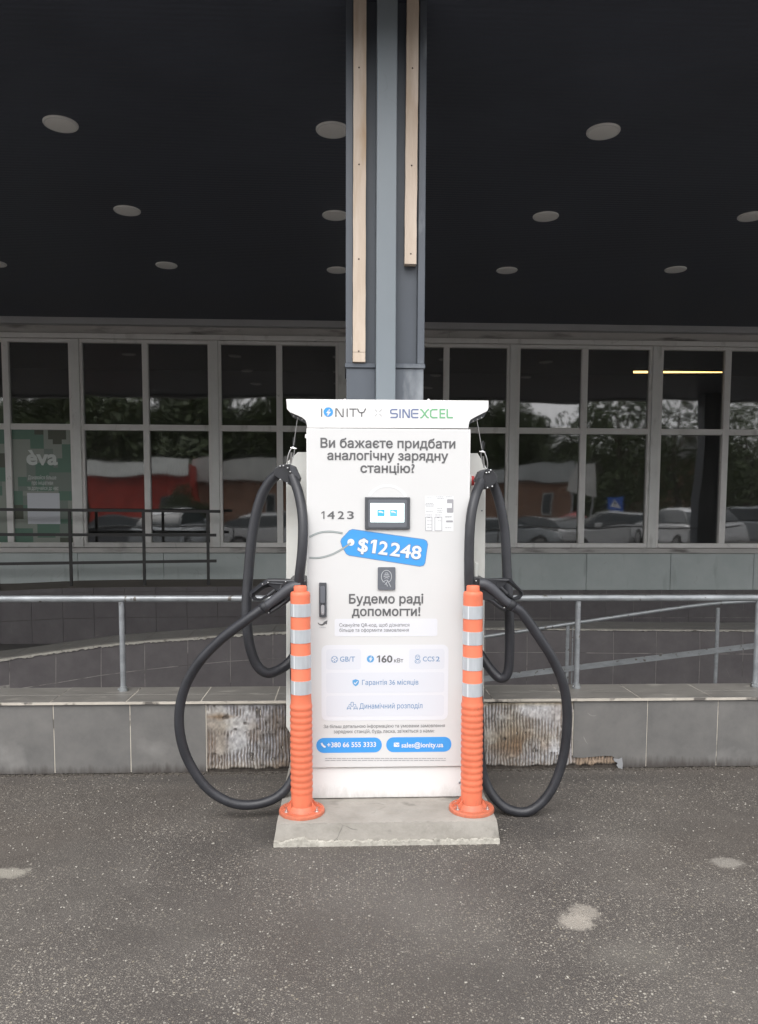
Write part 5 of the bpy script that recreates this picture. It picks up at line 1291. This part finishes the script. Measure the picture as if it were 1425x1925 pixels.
# ------------------------------------------------------------------ across the street (seen mirrored in the glass)
def ground_z(y):
    if y > -1.5: return 0
    if y > -9: return -.5*( -1.5-y)/7.5
    return -.5-.5*(-9-y)/291
leaf_me = {}
def crown_mesh(seed, sx, sz, n_):
    r_ = random.Random(seed); bm = NB(); cl = []
    for _ in range(40):
        while True:
            p = Vector((r_.uniform(-1, 1), r_.uniform(-1, 1), r_.uniform(-1, 1)))
            if p.length < 1: break
        cl.append((p, r_.uniform(.28, .48)))
    for _ in range(n_):
        c_, rad = r_.choice(cl); d = Vector((r_.gauss(0, 1), r_.gauss(0, 1), r_.gauss(0, 1))).normalized()*rad*r_.uniform(.6, 1)
        p = c_+d; p = Vector((p.x*sx, p.y*sx, p.z*sz)); a = Vector((r_.gauss(0, 1), r_.gauss(0, 1), r_.gauss(0, 1))).normalized(); b_ = a.orthogonal().normalized(); s_ = r_.uniform(.09, .20)
        bm.faces.new([bm.verts.new(p+a*s_), bm.verts.new(p+b_*s_*.6), bm.verts.new(p-a*s_), bm.verts.new(p-b_*s_*.6)])
    me = bpy.data.meshes.new('crown'); bm.to_mesh(me); bm.free(); me.materials.append(M['foliage']); return me
crowns = [crown_mesh(1, 4.6, 4.6, 24000), crown_mesh(2, 4.2, 4.4, 20000), crown_mesh(3, 3.2, 4.8, 4200)]
def tree(px, V, ptop, kind, label, sc=1.):
    b_ = refl(px, 947, V); top_ = refl(px, ptop, V).z; gz = ground_z(b_.y); H_ = (top_-gz)
    root = thing('tree', label, 'tree', 'trees across the street', loc=(b_.x, b_.y, gz))
    o = link('crown', crowns[kind], root); o.location = (0, 0, H_*.52); k_ = H_*.48/4.6; o.scale = (k_*sc, k_*sc, k_); o.rotation_euler = (0, 0, px)
    bm = NB(); P = catmull([(0, 0, 0), (.1, .05, H_*.25), (-.1, .1, H_*.5), (.05, 0, H_*.8)], 4); tube(bm, P, list(np.linspace(.28, .06, len(P))), 10)
    for a in range(5):
        d = Vector((math.cos(a*1.3+px), math.sin(a*1.3+px), .8)); st = P[5+a]; tube(bm, [st, st+d*H_*.10, st+d*H_*.2+Vector((0, 0, .3))], [.1, .06, .02], 6)
    obj('trunk', bm, M['bark'], root)
for i, (px, V, pt, kd, sc, lab) in enumerate([(60, 62, 748, 0, 1.3, 'dark dense tree mirrored behind the camouflage poster, leftmost in the reflections'), (165, 60, 722, 0, 1.45, 'dark dense tree mirrored above the left end of the awning'), (270, 64, 718, 0, 1.5, 'tall dark tree mirrored above the middle of the awning'), (375, 62, 722, 1, 1.55, 'dark tree mirrored in the window beside the left cable'), (480, 66, 715, 0, 1.5, 'dark tree mirrored just left of the charger hood'), (585, 62, 720, 1, 1.5, 'dark tree mirrored just left of the pillar'), (690, 66, 718, 0, 1.5, 'dark tree hidden behind the pillar'), (800, 66, 716, 0, 1.5, 'dark tree mirrored right of the pillar'), (868, 62, 722, 1, 1.0, 'bushy tree mirrored beside the right cable'), (960, 64, 762, 1, 0.6, 'lower tree mirrored left of the bright sky gap'), (1100, 58, 760, 2, 0.9, 'thin tree mirrored right of the bright sky gap'), (1165, 50, 722, 2, 1.0, 'airy tree mirrored above the crossing sign'), (1270, 46, 722, 2, 1.0, 'airy bare tree mirrored under the yellow tube light'), (1400, 52, 735, 2, 1.1, 'airy tree mirrored at the right edge'), (1170, 66, 822, 0, 1.7, 'low dark tree behind the crossing sign'), (1290, 60, 830, 0, 1.9, 'low dark tree mirrored behind the white cars'), (1430, 64, 830, 0, 1.9, 'low dark tree mirrored at the far right'), (-60, 60, 735, 0, 1.4, 'dense tree left of the reflections'), (1045, 70, 825, 1, 1.5, 'distant low tree in the bright sky gap'), (930, 70, 835, 0, 1.6, 'low dark tree behind the brown house with the pale roof')]):
    tree(px, V, pt, kd, lab, sc)
def block(name, label, cat, px0, px1, pyt, V, depth, m, extra=None, roofm=None):
    a, b_ = refl(px0, pyt, V), refl(px1, pyt, V); gz = ground_z(a.y)-.1
    root = thing(name, label, cat, loc=((a.x+b_.x)/2, a.y, gz))
    bm = NB(); box(bm, a.x, b_.x, a.y-depth, a.y, gz, a.z); child(obj('wall', bm, m), root)
    if extra: extra(root, a, b_, gz)
    return root
def kiosk(root, a, b_, gz):
    aw = refl(160, 857, 44); ab = refl(160, 892, 44)
    n_ = 60; bm = NB(); T = []; B = []
    for i in range(n_+1):
        x = a.x+(b_.x-a.x)*i/n_; T.append(bm.verts.new((x, a.y+.05, aw.z))); B.append(bm.verts.new((x, a.y+.9, ab.z+(.10 if i % 2 else 0))))
    for i in range(n_): bm.faces.new((B[i], B[i+1], T[i+1], T[i]))
    child(obj('awning', bm, M['awning']), root)
    for i in range(1):
        bm = NB(); x = a.x+(b_.x-a.x)*.8; box(bm, x-.7, x+.7, a.y+.002, a.y+.05, gz+.9, gz+2.4); child(obj('shop_window', bm, M['carglass']), root)
block('kiosk', 'red kiosk with a pale scalloped awning across the street', 'kiosk', 158, 350, 870, 45, 5, M['red_wall'], kiosk)
def shrub(px, V, ptop, label):
    b_ = refl(px, 960, V); gz = ground_z(b_.y); H_ = refl(px, ptop, V).z-gz
    root = thing('shrub', label, 'shrub', loc=(b_.x, b_.y, gz)); o = link('foliage', crowns[1], root); o.location = (0, 0, H_*.5); o.scale = (H_*.13, H_*.13, H_*.115)
shrub(338, 39, 922, 'green shrub mirrored at the right end of the red kiosk')
def gable(pyr, m):
    def f(root, a, b_, gz):
        h = refl(700, pyr, 50).z; bm = NB(); prism(bm, [(a.x-.4, a.z), (b_.x+.4, a.z), (b_.x-.2, h), (a.x+.2, h)], a.y-6, a.y+.5); child(obj('roof', bm, m), root)
        n_ = max(2, int(abs(b_.x-a.x)/2.6))
        for i in range(n_):
            x = a.x+(b_.x-a.x)*(i+.5)/n_; bm = NB(); box(bm, x-.35, x+.35, a.y+.002, a.y+.05, a.z-1.9, a.z-.8); fr = child(obj('window', bm, M['grey_house']), root)
            bm = NB(); box(bm, x-.28, x+.28, a.y+.052, a.y+.06, a.z-1.82, a.z-.88); g = obj('glass', bm, M['carglass']); g.parent = fr
    return f
block('house', 'brown low house with a grey roof mirrored left of the charger', 'house', 356, 640, 905, 48, 6, M['brown_wall'], gable(868, M['awning']))
block('house', 'low brown house under a broad pale roof mirrored right of the charger', 'house', 905, 1068, 908, 49, 6, M['brown_wall'], gable(872, M['grey_house']))
block('house', 'brick house with a gable mirrored beside the far pillar', 'house', 1240, 1345, 860, 52, 7, M['brown_wall'], gable(815, M['roofm']))
def billboard():
    a, b_ = refl(1062, 935, 40), refl(1132, 872, 40); gz = ground_z(a.y)
    t = thing('advertising_banner', 'white slanted banner panel on two legs across the street', 'banner', loc=((a.x+b_.x)/2, a.y, gz))
    bm = NB(); prism(bm, [(a.x, a.z+.25), (b_.x, a.z), (b_.x, b_.z), (a.x+.3, b_.z-.1)], a.y, a.y+.08); child(obj('panel', bm, M['awning']), t)
    for x in (a.x+.2, b_.x-.2): bm = NB(); box(bm, x-.05, x+.05, a.y-.1, a.y-.01, gz, a.z+.3); child(obj('leg', bm, M['steel']), t)
billboard()
def crossing_sign():
    c = refl(1163, 947, 33); gz = ground_z(c.y); t = thing('crossing_sign', 'blue pedestrian crossing sign on a pole across the street', 'sign', loc=(c.x, c.y, gz))
    bm = NB(); bar(bm, (c.x, c.y-.04, gz), (c.x, c.y-.04, c.z+.3), .03, 10); child(obj('pole', bm, M['steel']), t)
    bm = NB(); box(bm, c.x-.32, c.x+.32, c.y-.005, c.y+.005, c.z-.32, c.z+.32); pl = child(obj('plate', bm, M['sign_blue']), t)
    bm = NB(); f = quad(bm, [(c.x-.22, c.y+.008, c.z-.18), (c.x+.22, c.y+.008, c.z-.18), (c.x, c.y+.008, c.z+.22), (c.x-.001, c.y+.008, c.z+.22)]); o = obj('triangle', bm, M['pure_white']); o.parent = pl
    bm = NB(); y_ = c.y+.012
    for P in ([(0, .10), (-.01, 0), (-.07, -.14)], [(-.01, 0), (.06, -.14)], [(0, .06), (.07, .0)], [(0, .06), (-.06, .0)]): ribbon(bm, [(c.x+a, c.z+b_) for a, b_ in P], .03, y_)
    poly(bm, circ(c.x, c.z+.13, .025, 10), y_); o = obj('figure', bm, M['black_plastic']); o.parent = pl
crossing_sign()
# parked cars
def car_parts(paint):
    L_, W_, H_ = 4.3, 1.76, 1.46
    prof = [(-2.13, .32), (-2.15, .62), (-2.02, .82), (-1.25, .93), (1.55, .98), (2.05, .92), (2.13, .70), (2.12, .34)]
    cab = [(-1.28, .92), (-.55, 1.38), (-.1, 1.45), (.85, 1.44), (1.35, 1.30), (1.80, .96)]
    def shell(P, w0, w1, z0, z1, bev):
        bm = NB(); A = []; B = []
        for x, z in P:
            w_ = w0+(w1-w0)*max(0, min(1, (z-z0)/(z1-z0))); A.append(bm.verts.new((x, -w_/2, z))); B.append(bm.verts.new((x, w_/2, z)))
        n_ = len(P); bm.faces.new(A); bm.faces.new(B[::-1])
        for i in range(n_): bm.faces.new((A[i], B[i], B[(i+1)%n_], A[(i+1)%n_]))
        bmesh.ops.recalc_face_normals(bm, faces=bm.faces)
        bmesh.ops.bevel(bm, geom=bm.edges[:], offset=bev, segments=3, affect='EDGES'); return bm
    return shell(prof, W_, W_*.94, .3, .98, .07), shell(cab, W_*.9, W_*.68, .92, 1.45, .05), shell([(-.62, 1.36), (-.1, 1.465), (.85, 1.455), (1.28, 1.34)], W_*.72, W_*.66, 1.3, 1.46, .03)
def make_car(paint):
    root = thing('parked_car', '', 'car', 'cars parked across the forecourt')
    b, c, r__ = car_parts(paint); body = obj('body', b, CARP[paint], root, smooth=True); obj('windows', c, M['carglass'], root, smooth=True); obj('roof', r__, CARP[paint], root, smooth=True)
    for x in (-1.35, 1.3):
        for s_ in (-1, 1):
            bm = NB(); tube(bm, [Vector((x, s_*.70, .32)), Vector((x, s_*.90, .32))], .32, 24); wh = obj('wheel', bm, M['rubber'], root)
            bm = NB(); tube(bm, [Vector((x, s_*.88, .32)), Vector((x, s_*.912, .32))], .2, 16); obj('rim', bm, M['rim'], wh)
    for s_ in (-1, 1):
        bm = NB(); ball(bm, (-2.03, s_*.62, .72), .12, 10); obj('headlight', bm, M['headlight'], root)
        for x in (-.45, .45):
            pass
        bm = NB(); box(bm, -.78, -.60, s_*.86-.06, s_*.86+.06, .95, 1.07, .02); obj('mirror', bm, CARP[paint], root)
    return root
cars = [(215, 30, 'dark', 5, 'dark saloon car mirrored in the second window, leftmost of the parked cars'), (322, 27, 'silver', 95, 'pale boxy car mirrored behind the black railing'), (512, 28, 'white', 170, 'white car mirrored between the left cable and the charger'), (940, 30, 'silver', 185, 'silver car mirrored just right of the charger'),
        (1020, 33, 'black', 60, 'black car mirrored next to the red car'), (1075, 36, 'red', 90, 'red car mirrored behind the right windows'), (1165, 27, 'white', 10, 'white car mirrored under the crossing sign'), (1290, 24, 'white', 88, 'white car mirrored beside the far pillar'), (1400, 24, 'silver', 15, 'silver car mirrored at the right edge'), (640, 30, 'dark', 90, 'dark car hidden behind the charger')]
for px, V, paint, rot, lab in cars:
    p = refl(px, 985, V); c = make_car(paint); c.location = (p.x, p.y, ground_z(p.y)); c.rotation_euler = (0, 0, math.radians(rot)); c['label'] = lab

# tidy: parts of parts keep world placement
for o in C.objects:
    if o.parent and o.parent.type == 'MESH': o.matrix_parent_inverse = Matrix.Identity(4)
